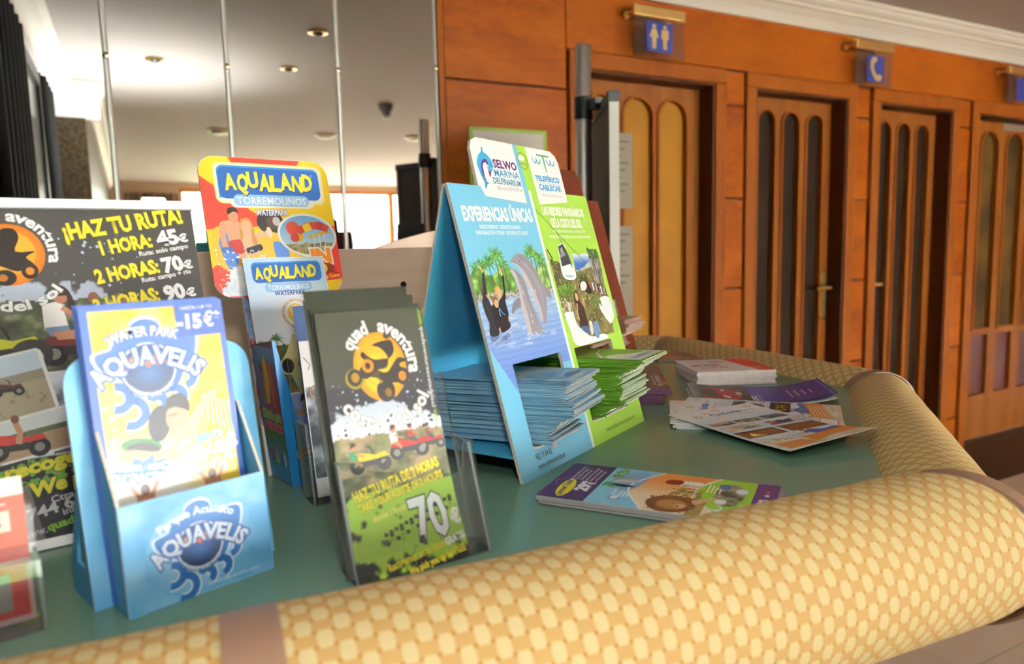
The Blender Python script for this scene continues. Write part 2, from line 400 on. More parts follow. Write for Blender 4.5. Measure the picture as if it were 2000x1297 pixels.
h = MB(); h.slab([rrect(-0.30, 0.93, -0.27, 1.1, 0.012)], 0, 0.006, lambda a, b, c: (a, 0.066 - c, b)); h.tube([(-0.285, 0.06, 1.03), (-0.285, 0.02, 1.03), (-0.20, 0.015, 1.03)], 0.008)
h.build('handle', BRASS, d3, smooth=True)
pl = MB(); pl.slab([rrect(-0.12, 1.922, 0.11, 1.962, 0.004)], 0, 0.004, lambda a, b, c: (a, 0.066 - c, b)); pl.build('door_plate', mat('grey_plate', '#8d7f72', 0.4), d4)

# ---- mirror panels on the same wall
MIRROR = mat('mirror_silvering', '#f2f2ee', 0.0, metal=1.0)
MB_X = [-0.36, -0.018, 0.317, 0.671, 1.03]
STRIP = mat('aluminium_joint_strip', '#d6d3ce', 0.35, metal=0.6)
SCREW = mat('mirror_screw_cap', '#c9b68a', 0.25, metal=1.0)
wl = ['mirror panel in the corner by the dark side window', 'mirror panel second from the side window', 'middle wide mirror panel behind the yellow waterpark display', 'mirror panel next to the cherry wood wall']
for i, (a, b) in enumerate(zip(MB_X[:-1], MB_X[1:])):
    root = thing('mirror_panel', wl[i], 'mirror', (a, W, 0), 0, 'mirror panels beside the wood wall')
    w = b - a; z0, z1 = 0.12, 2.28
    MB().box(0, w, -0.006, 0.011, z0, z1).build('glass', MIRROR, root)
    st = MB(); st.slab([[(w - 0.0085, -0.006), (w + 0.0085, -0.006), (w + 0.004, -0.0095), (w - 0.004, -0.0095)][::-1]], z0, z1); st.build('joint_strip', STRIP, root)
    s_ = MB(); s_.lathe([(0.009, 0), (0.009, 0.003), (0.005, 0.005)], (0, 0, 0), 14, 'y')
    s_.v = [(x + w, -0.0095 - y, z + (1.864, 1.864, 1.884, 1.924)[i]) for x, y, z in s_.v]
    s_.build('screw_cap', SCREW, root, smooth=True)

# ---- floor, ceiling, other walls
floor = tag(MB().box(-0.4, 8, -7.5, 2.63, -0.05, -0.004).build('floor', mat('floor_grout', '#a89583', 0.7)), 'pale stone tiled floor with a dark strip along the wood wall', 'floor', kind='structure')
TILE = mat('pale_stone_tile', '#eee4d8', 0.4, noise=(3, '#e0d2c2', 0.7))
DARKF = mat('dark_wood_floor', '#3c2416', 0.6, noise=(4, '#2e1a12', 0.8))
tile_me = None
for i in range(10):
    for j in range(8):
        if tile_me is None:
            t = MB().box(0.002, 0.448, 0.002, 0.448, -0.004, 0.0).build('floor_tile', TILE, floor, bevel=0.0015); tile_me = t.data; mods = True
        else:
            t = bpy.data.objects.new('floor_tile', tile_me); COL.objects.link(t); t.parent = floor
        t.location = (1.2 + i * 0.45, 2.04 - 0.45 * (j + 1), 0)
MB().box(1.2, 8, 2.045, 2.6, -0.004, 0.001).build('dark_strip', DARKF, floor)
tag(MB().box(-0.4, 8.1, -7.6, 2.7, 2.42, 2.5).build('ceiling', PLASTER), 'flat off white plaster ceiling', 'ceiling', kind='structure')
PR = [(0.0, 2.284), (0.022, 2.284), (0.026, 2.306), (0.036, 2.325), (0.062, 2.352), (0.072, 2.356), (0.072, 2.368), (0.088, 2.372), (0.098, 2.385), (0.1, 2.40), (0.112, 2.402), (0.112, 2.421), (0, 2.421)]
def cornice(n, label, fn, a, b):
    m_ = MB(); k = len(PR)
    m_.add([fn(a, d, z) for d, z in PR] + [fn(b, d, z) for d, z in PR], [(i, (i + 1) % k, (i + 1) % k + k, i + k) for i in range(k)] + [tuple(range(k)), tuple(range(2 * k - 1, k - 1, -1))])
    return tag(m_.build('trim_%d' % n, WHITE), label, 'cornice', kind='structure')
cornice(1, 'white stepped cornice above the wood wall', lambda t, d, z: (t, W - 0.006 - d, z), -0.36, 8)
cornice(2, 'white cornice above the dark side window', lambda t, d, z: (-0.36 + d, t, z), -0.66, 2.38)
cornice(3, 'white cornice along the dark mosaic wall', lambda t, d, z: (-0.19 + d, t, z), -7.4, -0.60)
capm = MB(); capm.box(-0.36, -0.10, -0.74, -0.56, 2.2, 2.36); capm.box(-0.36, -0.07, -0.77, -0.53, 2.36, 2.42)
tag(capm.build('trim_4', WHITE, bevel=0.01), 'white capital block on the mosaic pier', 'capital', kind='structure')
MOSAIC = mat('dark_mosaic', '#241b14', 0.3, noise=(38, '#6e5a34', 0.7), bump=(60, 0.6))
wl_ = MB(); wl_.box(-0.48, -0.36, -0.66, 2.63, 0, 2.42)
tag(wl_.build('wall_left', mat('side_wall_paint', '#a9a6a2', 0.8)), 'side wall carrying the dark window and black drapes', 'wall', kind='structure')
tag(MB().box(-0.48, -0.19, -7.5, -0.66, 0, 2.42).build('wall_pier', MOSAIC), 'dark mosaic clad wall stepping into the room', 'wall', kind='structure')
tag(MB().box(8.0, 8.12, -7.5, 2.63, 0, 2.42).build('wall_right', mat('warm_wall_paint', '#b98a58', 0.8)), 'warm painted wall at the far right end', 'wall', kind='structure')
rear = MB(); rear.box(-0.48, 0.76, -7.62, -7.5, 0, 2.42); rear.box(0.76, 8.0, -7.62, -7.5, 2.33, 2.42); rear.box(7.66, 8.0, -7.62, -7.5, 0, 2.33)
tag(rear.build('wall_rear', mat('rear_wall_paint', '#c9b299', 0.8)), 'rear wall behind the camera with glazed bays', 'wall', kind='structure')
OAKF = wood('orange_window_frame', '#a8622a', '#bb7434', '#c88444', (2, 2, 0.5), 0.4, 3)
for i in range(6):
    a = 0.76 + i * 1.15; b = a + 1.15
    fr = MB(); fr.box(a, a + 0.045, -7.6, -7.52, 0, 2.33); fr.box(b - 0.045, b, -7.6, -7.52, 0, 2.33); fr.box(a + 0.045, b - 0.045, -7.6, -7.52, 2.27, 2.33); fr.box(a + 0.045, b - 0.045, -7.6, -7.52, 0, 0.12)
    nth = ['first', 'second', 'third', 'fourth', 'fifth', 'sixth'][i]
    wo = tag(fr.build('window_%d' % (i + 1), OAKF), 'orange framed full height window, %s from the drapes' % nth, 'window', kind='structure')
    MB().box(a + 0.045, b - 0.045, -7.563, -7.557, 0.12, 2.27).build('pane', GLASS, wo)
# ---- dark window and drapes beside the counter (seen in the mirror)
sw = MB(); sw.box(-0.36, -0.335, 0.55, 0.60, 0.3, 2.2); sw.box(-0.36, -0.335, 1.30, 1.35, 0.3, 2.2); sw.box(-0.36, -0.335, 0.60, 1.30, 2.14, 2.2); sw.box(-0.36, -0.335, 0.60, 1.30, 0.3, 0.36)
swo = tag(sw.build('window_7', mat('dark_window_frame', '#17161a', 0.4)), 'dark framed side window reflected at the left edge', 'window', kind='structure')
MB().box(-0.358, -0.35, 0.60, 1.30, 0.36, 2.14).build('pane', mat('side_window_pane', '#8b8f92', 0.15), swo)
DRAPE = mat('black_drape', '#08080a', 0.9)
def drape(label, y0, y1, z0, z1, m, fn, folds, depth=0.02):
    n = folds * 6; m_ = MB(); vs = []
    for z in (z0, z1):
        for i in range(n + 1):
            t = y0 + (y1 - y0) * i / n; d = 0.03 + depth * math.sin(i * math.pi / 3)
            vs.append(fn(t, d, z))
        for i in range(n + 1):
            t = y0 + (y1 - y0) * i / n; d = 0.022 + depth * math.sin(i * math.pi / 3)
            vs.append(fn(t, d, z))
    k = n + 1; fs = []
    for i in range(n):
        fs += [(i, i + 1, 2 * k + i + 1, 2 * k + i), (k + i + 1, k + i, 3 * k + i, 3 * k + i + 1), (i, k + i, k + i + 1, i + 1), (2 * k + i, 2 * k + i + 1, 3 * k + i + 1, 3 * k + i)]
    fs += [(0, 2 * k, 3 * k, k), (n, k + n, 3 * k + n, 2 * k + n)]
    m_.add(vs, fs); o = m_.build('drape', m, smooth=True); return tag(o, label, 'curtain')
drape('black drape on the wall side of the dark side window', 1.36, 2.25, 0.02, 2.22, DRAPE, lambda t, d, z: (-0.36 + d, t, z), 7)
drape('narrow black drape between side window and mosaic pier', 0.02, 0.53, 0.02, 2.22, DRAPE, lambda t, d, z: (-0.36 + d, t, z), 4)
drape('grey brown striped drape at the far end of the room', 0.0, 0.74, 0.02, 2.25, mat('striped_drape', '#8d7a68', 0.9, noise=(14, '#5b4c40', 0.8, (1, 1, 0.05))), lambda t, d, z: (t, -7.5 + d, z), 8, 0.03)

# ---- outside the glazed end
tag(MB().box(-4, 14, -22, -7.62, -0.1, -0.06).build('pavement', mat('pavement', '#b9b3a8', 0.9)), 'pale pavement outside the glazed end', 'pavement', kind='structure')
fac = thing('building', 'white building across the street seen through the glazing', 'building', (5, -18, -0.06))
MB().box(-9, 9, -0.5, 0, 0, 6).build('facade', mat('white_facade', '#b9b6b0', 0.8), fac)
for i in range(4):
    MB().box(-6.6 + i * 3.3, -5.0 + i * 3.3, 0, 0.03, 1.1, 2.5).build('window', mat('far_window', '#1c1a18', 0.5), fac)
car = thing('car', 'white parked car outside the glazed end', 'car', (5.1, -12.4, -0.06))
prof = smooth_loop([(a_, b_ * 1.4) for a_, b_ in [(-2.05, 0.35), (-2.1, 0.7), (-1.95, 0.92), (-1.0, 1.02), (-0.35, 1.42), (0.9, 1.46), (1.7, 1.12), (2.05, 1.0), (2.1, 0.5), (1.95, 0.3)]], 4)
MB().slab([prof], -0.85, 0.85, lambda a, b, c: (a, c, b)).build('body', mat('white_car_paint', '#f4f4f2', 0.25), car, bevel=0.05)
MB().slab([[(-0.85, 1.46), (-0.3, 1.9), (0.85, 1.95), (1.45, 1.54)]], 0.84, 0.862, lambda a, b, c: (a, c, b)).build('side_glass', mat('car_glass', '#20242a', 0.3), car)
for wx in (-1.3, 1.3):
    for wy in (-0.75, 0.75): MB().lathe([(0.2, -0.1), (0.31, -0.09), (0.31, 0.09), (0.2, 0.1)], (wx, wy, 0.31), 20, 'y').build('wheel', mat('tyre', '#222222', 0.8), car)
def leaf_cloud(name, label, cat, loc, rx, rz, n, c):
    m_ = MB(); r = random.Random(3)
    for i in range(n):
        a, b = r.uniform(0, 6.28), math.acos(r.uniform(-1, 1)); d = r.uniform(0.55, 1) ** 0.5
        p_ = Vector((rx * d * math.sin(b) * math.cos(a), rx * d * math.sin(b) * math.sin(a), rz + rz * d * math.cos(b)))
        u_ = Vector((r.uniform(-1, 1), r.uniform(-1, 1), r.uniform(-1, 1))).normalized() * 0.07; v_ = u_.orthogonal().normalized() * 0.03
        m_.add([p_ - u_, p_ + v_, p_ + u_, p_ - v_], [(0, 1, 2, 3)])
    root = thing(name, label, cat, loc); m_.build('foliage', mat('leaf_green', c, 0.6), root); MB().tube([(0, 0, 0), (0, 0, rz)], 0.04).build('stem', mat('bark', '#5a4632', 0.9), root)
leaf_cloud('bush', 'green bush outside beside the striped drape', 'bush', (1.5, -9.3, -0.06), 0.8, 1.1, 1400, '#7fae55')

# ---- ceiling fittings
GOLD = mat('gilt_downlight_ring', '#b08d3c', 0.25, metal=1.0); BLACK = mat('black_lamp_well', '#0e0d0c', 0.4)
for (x, y), lb in zip(((0.957, 1.081), (0.961, 0.275), (0.216, 0.199), (4.72, 2.32)), ('gilt ceiling downlight nearest the mirror', 'gilt ceiling downlight over the counter centre', 'gilt ceiling downlight over the leaflet holders', 'gilt ceiling downlight near the rightmost door')):
    r_ = thing('ceiling_downlight', lb, 'downlight', (x, y, 2.42), 0, 'gilt ceiling downlights')
    MB().lathe([(0.036, 0.0), (0.052, -0.002), (0.052, -0.008), (0.04, -0.012), (0.03, -0.010)], n=24, caps=False).build('ring', GOLD, r_, smooth=True)
    MB().lathe([(0.03, -0.002), (0.028, -0.014), (0.016, -0.022), (0.0005, -0.026)], n=20).build('lamp', BLACK, r_, smooth=True)
r_ = thing('smoke_detector', 'grey ceiling detector with a white tip in the mirror', 'detector', (1.87, -0.6, 2.42))
MB().lathe([(0.06, 0), (0.055, -0.035), (0.035, -0.06), (0.033, -0.085)], n=24).build('body', mat('detector_grey', '#77757a', 0.5), r_, smooth=True)
MB().lathe([(0.032, -0.083), (0.03, -0.105), (0.01, -0.112)], n=24).build('tip', mat('detector_white', '#f4f4f4', 0.4), r_, smooth=True)
for (x, y), lb in zip(((1.778, -2.185), (0.829, -2.266), (2.653, -2.05)), ('round flush ceiling lamp seen above the waterpark display', 'round flush ceiling lamp nearest the mosaic wall', 'round flush ceiling lamp beside the reflected pole')):
    r_ = thing('flush_lamp', lb, 'ceiling lamp', (x, y, 2.42), 0, 'flush ceiling lamps')
    MB().lathe([(0.11, 0), (0.11, -0.012), (0.095, -0.016)], n=28).build('rim', mat('lamp_rim', '#d8d2bc', 0.4), r_, smooth=True)
    MB().lathe([(0.094, -0.012), (0.08, -0.03), (0.03, -0.042)], n=28).build('diffuser', mat('opal_diffuser', '#f5efd8', 0.4), r_, smooth=True)

# ---- hanging acrylic signs with brass bars on the wood wall
NAVY = mat('navy_sign_film', '#26337f', 0.35); SAND = mat('sand_pictogram', '#d2b27a', 0.45)
def sign(label, x0, x1, zt, zb, icon, bx0, bx1, bz0, bz1):
    root = thing('wall_sign', label, 'sign', (x0, W - 0.012, zb), 0, 'acrylic signs on the wood wall')
    w = x1 - x0; hh = zt - zb
    b = MB(); b.box(0, w, -0.085, -0.06, hh, hh + 0.045); b.build('brass_bar', BRASS, root, bevel=0.006)
    for q in (0.02, w - 0.03):
        st = MB(); st.lathe([(0.016, 0), (0.016, -0.012), (0.008, -0.016), (0.008, -0.06)], (q, 0, hh + 0.022), 16, 'y'); st.build('standoff', BRASS, root, smooth=True)
    MB().box(0.004, w - 0.004, -0.078, -0.072, 0.0, hh).build('acrylic_panel', ACR_SIGN, root)
    ic = MB(); ic.slab([[(bx0, bz0), (bx1, bz0), (bx1, bz1), (bx0, bz1)]], 0, 0.0015, lambda a, b_, c: (a, -0.0782 - c, b_))
    plate = ic.build('pictogram_plate', NAVY, root)
    pg = MB(); f = lambda a, b_, c: (a, -0.0798 - c, b_)
    for lp in icon: pg.slab([[(bx0 + (bx1 - bx0) * a, bz0 + (bz1 - bz0) * b_) for a, b_ in lp]], 0, 0.0012, f)
    pg.build('pictogram', SAND, plate)
circ = lambda cx, cy, rx, ry, n=14: [(cx + rx * math.cos(2 * math.pi * i / n), cy + ry * math.sin(2 * math.pi * i / n)) for i in range(n)]
WC = [circ(0.29, 0.86, 0.075, 0.06), [(0.2, 0.74), (0.22, 0.78), (0.36, 0.78), (0.38, 0.74), (0.46, 0.5), (0.42, 0.47), (0.39, 0.5), (0.37, 0.46), (0.36, 0.1), (0.23, 0.1), (0.21, 0.46), (0.19, 0.5), (0.15, 0.47), (0.12, 0.5)],
      circ(0.71, 0.86, 0.075, 0.06), [(0.58, 0.75), (0.62, 0.78), (0.80, 0.78), (0.85, 0.75), (0.86, 0.46), (0.80, 0.45), (0.79, 0.5), (0.78, 0.1), (0.64, 0.1), (0.63, 0.5), (0.62, 0.45), (0.56, 0.46)]]
PHONE = [smooth_loop([(0.30, 0.92), (0.45, 0.97), (0.56, 0.92), (0.55, 0.8), (0.42, 0.72), (0.38, 0.62), (0.42, 0.45), (0.52, 0.33), (0.62, 0.28), (0.75, 0.32), (0.86, 0.25), (0.84, 0.12), (0.7, 0.04), (0.55, 0.06), (0.38, 0.2), (0.22, 0.45), (0.18, 0.66), (0.22, 0.82)], 3)]
sign('restroom sign with two figures on blue, above the amber glazed door', 1.857, 2.122, 2.190, 2.036, WC, 0.062, 0.196, 0.022, 0.138)
sign('telephone sign with a handset on blue, above the middle doors', 3.205, 3.490, 2.205, 2.040, PHONE, 0.083, 0.215, 0.014, 0.14)
sign('blue sign cut off by the right edge of the picture', 4.53, 4.81, 2.20, 2.045, [], 0.085, 0.22, 0.014, 0.14)
# ---- notices
PAPER = mat('white_paper', '#e9e6e0', 0.7)
nt_ = thing('framed_notice', 'green edged white notice on the wood wall behind the dolphin display', 'notice', (1.148, W - 0.012, 1.30))
MB().box(0, 0.335, -0.006, 0, 0, 0.425).build('green_border', mat('lime_border', '#94b83c', 0.5), nt_)
MB().box(0.016, 0.319, -0.008, -0.006, 0.016, 0.412).build('sheet', PAPER, nt_)
pp = Print(); pp.text('INTERNET', 168, 345, 13, '#4a4a48', 1, w=150, bold=0.02, align='C')
for i in range(9): pp.rect(60, 320 - i * 30, 275 - (i % 3) * 30, 324 - i * 30, '#8a8a86', 1)
tag(pp.build('printed_lettering', nt_, lambda a, b, c: (a, -0.0083 - c, b)), kind='stuff')
for lb, z0, z1 in (('grey notice taped high on the amber door glass', 1.433, 1.752), ('grey notice taped low on the amber door glass', 0.945, 1.357)):
    n_ = thing('paper_notice', lb, 'notice', (1.765, W + 0.0585, z0), 0, 'paper notices on the amber door')
    MB().box(0, 0.195, -0.001, 0, 0, z1 - z0).build('sheet', mat('grey_notice_paper', '#a39a8d', 0.7), n_)
    pp = Print()
    for i in range(8): pp.rect(20, (z1 - z0) * 1000 - 40 - i * 30, 175 - (i % 3) * 20, (z1 - z0) * 1000 - 32 - i * 30, '#6c665e', 1)
    tag(pp.build('printed_lettering', n_, lambda a, b, c: (a, -0.0013 - c, b)), kind='stuff')
# ---- pole with display board
STEEL = mat('brushed_steel', '#cfcdc9', 0.34, metal=1.0); BLKP = mat('black_plastic', '#17181a', 0.4)
po = thing('display_board', 'white edged display board clamped to a steel pole', 'display board', (1.229, 1.84, 0))
MB().lathe([(0.0240, 0.02), (0.0240, 1.858), (0.0215, 1.863)], n=28).build('pole', STEEL, po, smooth=True)
MB().lathe([(0.17, 0), (0.17, 0.008), (0.03, 0.02)], n=36).build('foot', STEEL, po, smooth=True)
N_ = Vector((1.175, 1.615, 0)) - Vector((1.229, 1.84, 0)); F_ = Vector((1.405, 2.06, 0)) - Vector((1.229, 1.84, 0)); dd = (F_ - N_).normalized(); ee = Vector((dd.y, -dd.x, 0)); LB = (F_ - N_).length
bf = lambda a, b, c: tuple(N_ + dd * a + ee * b + Vector((0, 0, c)))
MB().box(0.012, LB - 0.012, -0.008, 0.012, 0.52, 1.655, fn=bf).build('board_face', mat('board_grey_brown', '#66594c', 0.6), po)
fr = MB(); fr.box(0, 0.012, -0.011, 0.015, 0.5, 1.662, fn=bf); fr.box(LB - 0.012, LB, -0.011, 0.015, 0.5, 1.662, fn=bf); fr.box(0.012, LB - 0.012, -0.011, 0.015, 0.5, 0.52, fn=bf); fr.build('white_frame', mat('white_frame_profile', '#efede8', 0.35), po)
MB().box(-0.002, LB + 0.002, -0.013, 0.017, 1.655, 1.684, fn=bf).build('grey_cap', mat('grey_cap', '#5f6264', 0.5), po)
cl = MB(); cl.lathe([(0.0275, 1.648), (0.028, 1.652), (0.028, 1.708), (0.0275, 1.712)], n=24); cl.box(-0.005, 0.07, -0.07, -0.02, 1.67, 1.70)
cl.build('clamp', BLKP, po, smooth=True)
rk = thing('leaflet_rack', 'small dark rack of red leaflets hung on the pole, seen only in the mirror', 'leaflet rack', (1.150, 1.86, 1.275), 200)
rb = MB(); rb.box(-0.07, 0.07, 0.0, 0.03, 0, 0.004); rb.box(-0.07, 0.07, 0.0, 0.003, 0, 0.05); rb.box(-0.07, 0.07, 0.027, 0.03, 0, 0.12); rb.box(-0.072, -0.069, 0, 0.03, 0, 0.08); rb.box(0.069, 0.072, 0, 0.03, 0, 0.08)
rb.build('tray', BLKP, rk)
for i, (c, dx) in enumerate((('#b02a3a', -0.03), ('#c23b46', 0.0), ('#dcd6cc', 0.025))):
    l_ = tag(MB().box(-0.045, 0.045, 0.007 + i * 0.006, 0.009 + i * 0.006, 0.005, 0.155, fn=lean_map(0)).build('leaflet', mat('rack_paper_%d' % i, c, 0.4)), ['dark red leaflet in the pole rack', 'bright red leaflet in the pole rack', 'cream leaflet in the pole rack'][i], 'leaflet', 'leaflets in the pole rack')
    l_.data.transform(Matrix.Rotation(math.radians(90), 4, 'X') @ Matrix.Identity(4)) if False else None
    l_.matrix_world = Matrix.Translation((1.150, 1.86, 1.275)) @ Matrix.Rotation(math.radians(200), 4, 'Z') @ Matrix.Translation((dx, 0, 0))

# ================================================================== the counter
ZT = 1.01
def fabric():
    m = bpy.data.materials.new('basket_weave_fabric'); m.use_nodes = True; nt = m.node_tree; b = nt.nodes['Principled BSDF']; L = nt.links.new
    uv = nt.nodes.new('ShaderNodeUVMap'); sp = nt.nodes.new('ShaderNodeSeparateXYZ'); L(uv.outputs[0], sp.inputs[0])
    def mth(op, a, c=None):
        n = nt.nodes.new('ShaderNodeMath'); n.operation = op
        for i, q in enumerate((a, c)):
            if q is None: continue
            if isinstance(q, (int, float)): n.inputs[i].default_value = q
            else: L(q, n.inputs[i])
        return n.outputs[0]
    C_ = 0.0112
    x = mth('DIVIDE', sp.outputs[0], C_); y = mth('DIVIDE', sp.outputs[1], C_ * 0.93)
    par = mth('MODULO', mth('ADD', mth('FLOOR', x), mth('FLOOR', y)), 2.0); par = mth('ABSOLUTE', par)      # 0 or 1: over / under
    dx = mth('SUBTRACT', x, mth('ROUND', x)); dy = mth('SUBTRACT', y, mth('ROUND', y))
    d = mth('SQRT', mth('ADD', mth('MULTIPLY', dx, dx), mth('MULTIPLY', dy, dy)))
    fx = mth('ABSOLUTE', mth('SUBTRACT', mth('FRACT', x), 0.5)); fy = mth('ABSOLUTE', mth('SUBTRACT', mth('FRACT', y), 0.5)); inx = mth('LESS_THAN', fx, 0.42)
    par = mth('MULTIPLY', inx, mth('MAXIMUM', par, mth('GREATER_THAN', fy, 0.41)))
    dot = nt.nodes.new('ShaderNodeMapRange'); dot.inputs[1].default_value = 0.17; dot.inputs[2].default_value = 0.12; L(d, dot.inputs[0])
    tw = mth('SINE', mth('MULTIPLY', mth('ADD', sp.outputs[0], mth('MULTIPLY', sp.outputs[1], 1.6)), 2 * math.pi / 0.0012))
    mix1 = nt.nodes.new('ShaderNodeMixRGB'); mix1.inputs[1].default_value = (*hexl('#b08d55'), 1); mix1.inputs[2].default_value = (*hexl('#c0ad80'), 1); L(par, mix1.inputs[0])
    mix2 = nt.nodes.new('ShaderNodeMixRGB'); mix2.inputs[2].default_value = (*hexl('#a27228'), 1); L(dot.outputs[0], mix2.inputs[0]); L(mix1.outputs[0], mix2.inputs[1])
    mix3 = nt.nodes.new('ShaderNodeMixRGB'); mix3.blend_type = 'MULTIPLY'; mix3.inputs[2].default_value = (0.86, 0.84, 0.8, 1)
    f3 = mth('MULTIPLY', mth('GREATER_THAN', tw, 0.2), mth('MULTIPLY', par, 0.8)); L(f3, mix3.inputs[0]); L(mix2.outputs[0], mix3.inputs[1])
    L(mix3.outputs[0], b.inputs['Base Color']); b.inputs['Roughness'].default_value = 0.75; b.inputs['Specular IOR Level'].default_value = 0.25
    hgt = mth('SUBTRACT', mth('ADD', mth('MULTIPLY', par, 0.5), mth('MULTIPLY', tw, 0.12)), dot.outputs[0])
    bp = nt.nodes.new('ShaderNodeBump'); bp.inputs['Strength'].default_value = 0.25; bp.inputs['Distance'].default_value = 0.0008; L(hgt, bp.inputs['Height']); L(bp.outputs[0], b.inputs['Normal'])
    return m
FABRIC = fabric()
STRAP = mat('brown_strap', '#8a6a55', 0.45)
LAMINATE = mat('dark_green_laminate', '#668873', 0.24, spec=0.5, noise=(5, '#5d7d66', 0.5), bump=(400, 0.03))
LIGHTOAK = wood('pale_oak_laminate', '#e6c6ac', '#efd2b8', '#f4dcc4', (1.5, 3, 22), 0.45, 2.0)
RAD, ZA = 0.073, 0.978
AX = [Vector(q) for q in ((-0.30, 0.454, ZA), (0.672, 0.3797, ZA), (1.158, 0.8065, ZA), (1.205, 1.4245, ZA), (0.96, 1.67, ZA))]
SEG = [(0.071, 0.985), (0.062, 0.978), (0.061, 0.978), (0.061, 0.978)]
counter = thing('counter', 'green topped reception counter with a padded woven edge', 'counter', (0, 0, 0))
top2d = [(q.x, q.y) for q in AX] + [(-0.30, 1.68)]; top2d[0] = (-0.30, top2d[0][1])
MB().slab([top2d], 0.985, ZT).build('top', LAMINATE, counter)
inn = [(-0.30, 0.60), (0.66, 0.52), (1.02, 0.86), (1.06, 1.38), (0.90, 1.56), (-0.30, 1.56)]
MB().slab([inn], 0.0, 0.985).build('base', mat('counter_base_wood', '#8a5a34', 0.5), counter)
screen = thing('counter_screen', 'pale oak screen board standing along the back of the counter', 'screen', (0.15, 1.129, ZT))
MB().box(-0.45, 0.45, -0.009, 0.009, 0, 0.266).build('board', LIGHTOAK, screen, bevel=0.0015)
MB().lathe([(0.0052, 0), (0.0052, -0.0012), (0.003, -0.0012), (0.003, -0.0005)], (0.242, -0.009, 0.206), 16, 'y').build('screw_hole', mat('dark_hole', '#1c1614', 0.6), screen)
cv = MB(); cv.slab([[(0, 0), (0.22, 0)] + [(0.22 - 0.22 * i / 16, 0.262 + 0.045 * math.cos(0.5 * math.pi * i / 16)) for i in range(0, 17)]], 0, 0.018, lambda a, b, c: (0.42 + a, 1.42 - c, ZT + b))
tag(cv.build('curved_board', LIGHTOAK), 'pale wooden board with a curved top edge behind the oak screen', 'board')
def mitre(i):
    """tan of half the turn at axis vertex i"""
    if i in (0, len(AX) - 1): return 0.0
    a = (AX[i] - AX[i - 1]).normalized(); b = (AX[i + 1] - AX[i]).normalized()
    return math.tan(0.5 * math.atan2(a.x * b.y - a.y * b.x, a.dot(b)))
def cushion(name, i, e0, e1, rad, mt, s_from=None, s_to=None, rings=70, n=56, pinch=0.10, wr=0.0):
    p0, p1 = AX[i].copy(), AX[i + 1].copy(); p0.z = p1.z = SEG[i][1]; d = (p1 - p0).normalized(); L_ = (p1 - p0).length; lat = Vector((-d.y, d.x, 0)); t0, t1 = mitre(i), mitre(i + 1)
    vs, uvs = [], []
    for j in range(rings + 1):
        s_ = j / rings; s_ = 0.5 - 0.5 * math.cos(math.pi * s_) if pinch else s_
        for k in range(n + 1):
            ph = 2 * math.pi * k / n; cl_, sl = math.cos(ph), math.sin(ph)
            a = (0 + e0 if s_from is None else s_from); b = (L_ - e1 if s_to is None else s_to)
            la = rad * cl_
            aa = a + (la * t0 * (1 if s_from is None else 0)); bb = b - (la * t1 * (1 if s_to is None else 0))
            st = aa + (bb - aa) * s_
            dist = min((st - aa) if (s_from is not None or i > 0 or True) else 1, bb - st)
            r = rad * (1 - pinch * math.exp(-max(dist, 0) / 0.010)) * (1 + wr * math.sin(st * 55 + 2 * math.sin(ph * 2)) * (0.5 + 0.5 * math.sin(ph)))
            q = p0 + d * st + lat * (r * cl_) + Vector((0, 0, r * sl)); vs.append(tuple(q)); uvs.append((st + i * 0.3, ph * rad))
    fs = [(j * (n + 1) + k, (j + 1) * (n + 1) + k, (j + 1) * (n + 1) + k + 1, j * (n + 1) + k + 1) for j in range(rings) for k in range(n)]
    fs = [tuple(reversed(f)) for f in fs]
    me = bpy.data.meshes.new(name); me.from_pydata(vs, [], fs); ul = me.uv_layers.new(name='UVMap')
    lv = np.zeros(len(me.loops), np.int32); me.loops.foreach_get('vertex_index', lv); ul.data.foreach_set('uv', np.array(uvs)[lv].ravel())
    me.materials.append(mt); me.polygons.foreach_set('use_smooth', [True] * len(fs)); me.update()
    o = bpy.data.objects.new(name, me); COL.objects.link(o); o.parent = counter; return o
for i in range(4): cushion('padded_edge', i, 0.009 if i else 0.0, 0.009, SEG[i][0], FABRIC, wr=0.004)
def strap_at(i):
    """narrow strap lying in the mitre between two padded lengths"""
    p0 = AX[i].copy(); RAD = max(SEG[i - 1][0], SEG[i][0]) + 0.0005; p0.z = (SEG[i - 1][1] + SEG[i][1]) / 2; a = (AX[i] - AX[i - 1]).normalized(); b = (AX[i + 1] - AX[i]).normalized(); m_ = (a + b).normalized(); lat = Vector((-m_.y, m_.x, 0)); k = 1 / max(m_.dot(a), 0.5)
    sb = MB(); n = 56; prof = [(-0.0115, 0.95), (-0.011, 0.985), (0, 0.995), (0.011, 0.985), (0.0115, 0.95)]
    vs = [tuple(p0 + m_ * w_ + lat * (RAD * q * k * math.cos(2 * math.pi * j / n)) + Vector((0, 0, RAD * q * math.sin(2 * math.pi * j / n)))) for w_, q in prof for j in range(n)]
    sb.add(vs, [(r_ * n + j, (r_ + 1) * n + j, (r_ + 1) * n + (j + 1) % n, r_ * n + (j + 1) % n) for r_ in range(4) for j in range(n)]); sb.build('strap', STRAP, counter, smooth=True)
for i in (1, 2, 3): strap_at(i)
cushion('strap', 0, 0, 0, SEG[0][0] * 1.012, STRAP, s_from=0.331, s_to=0.364, rings=3, pinch=0.0)

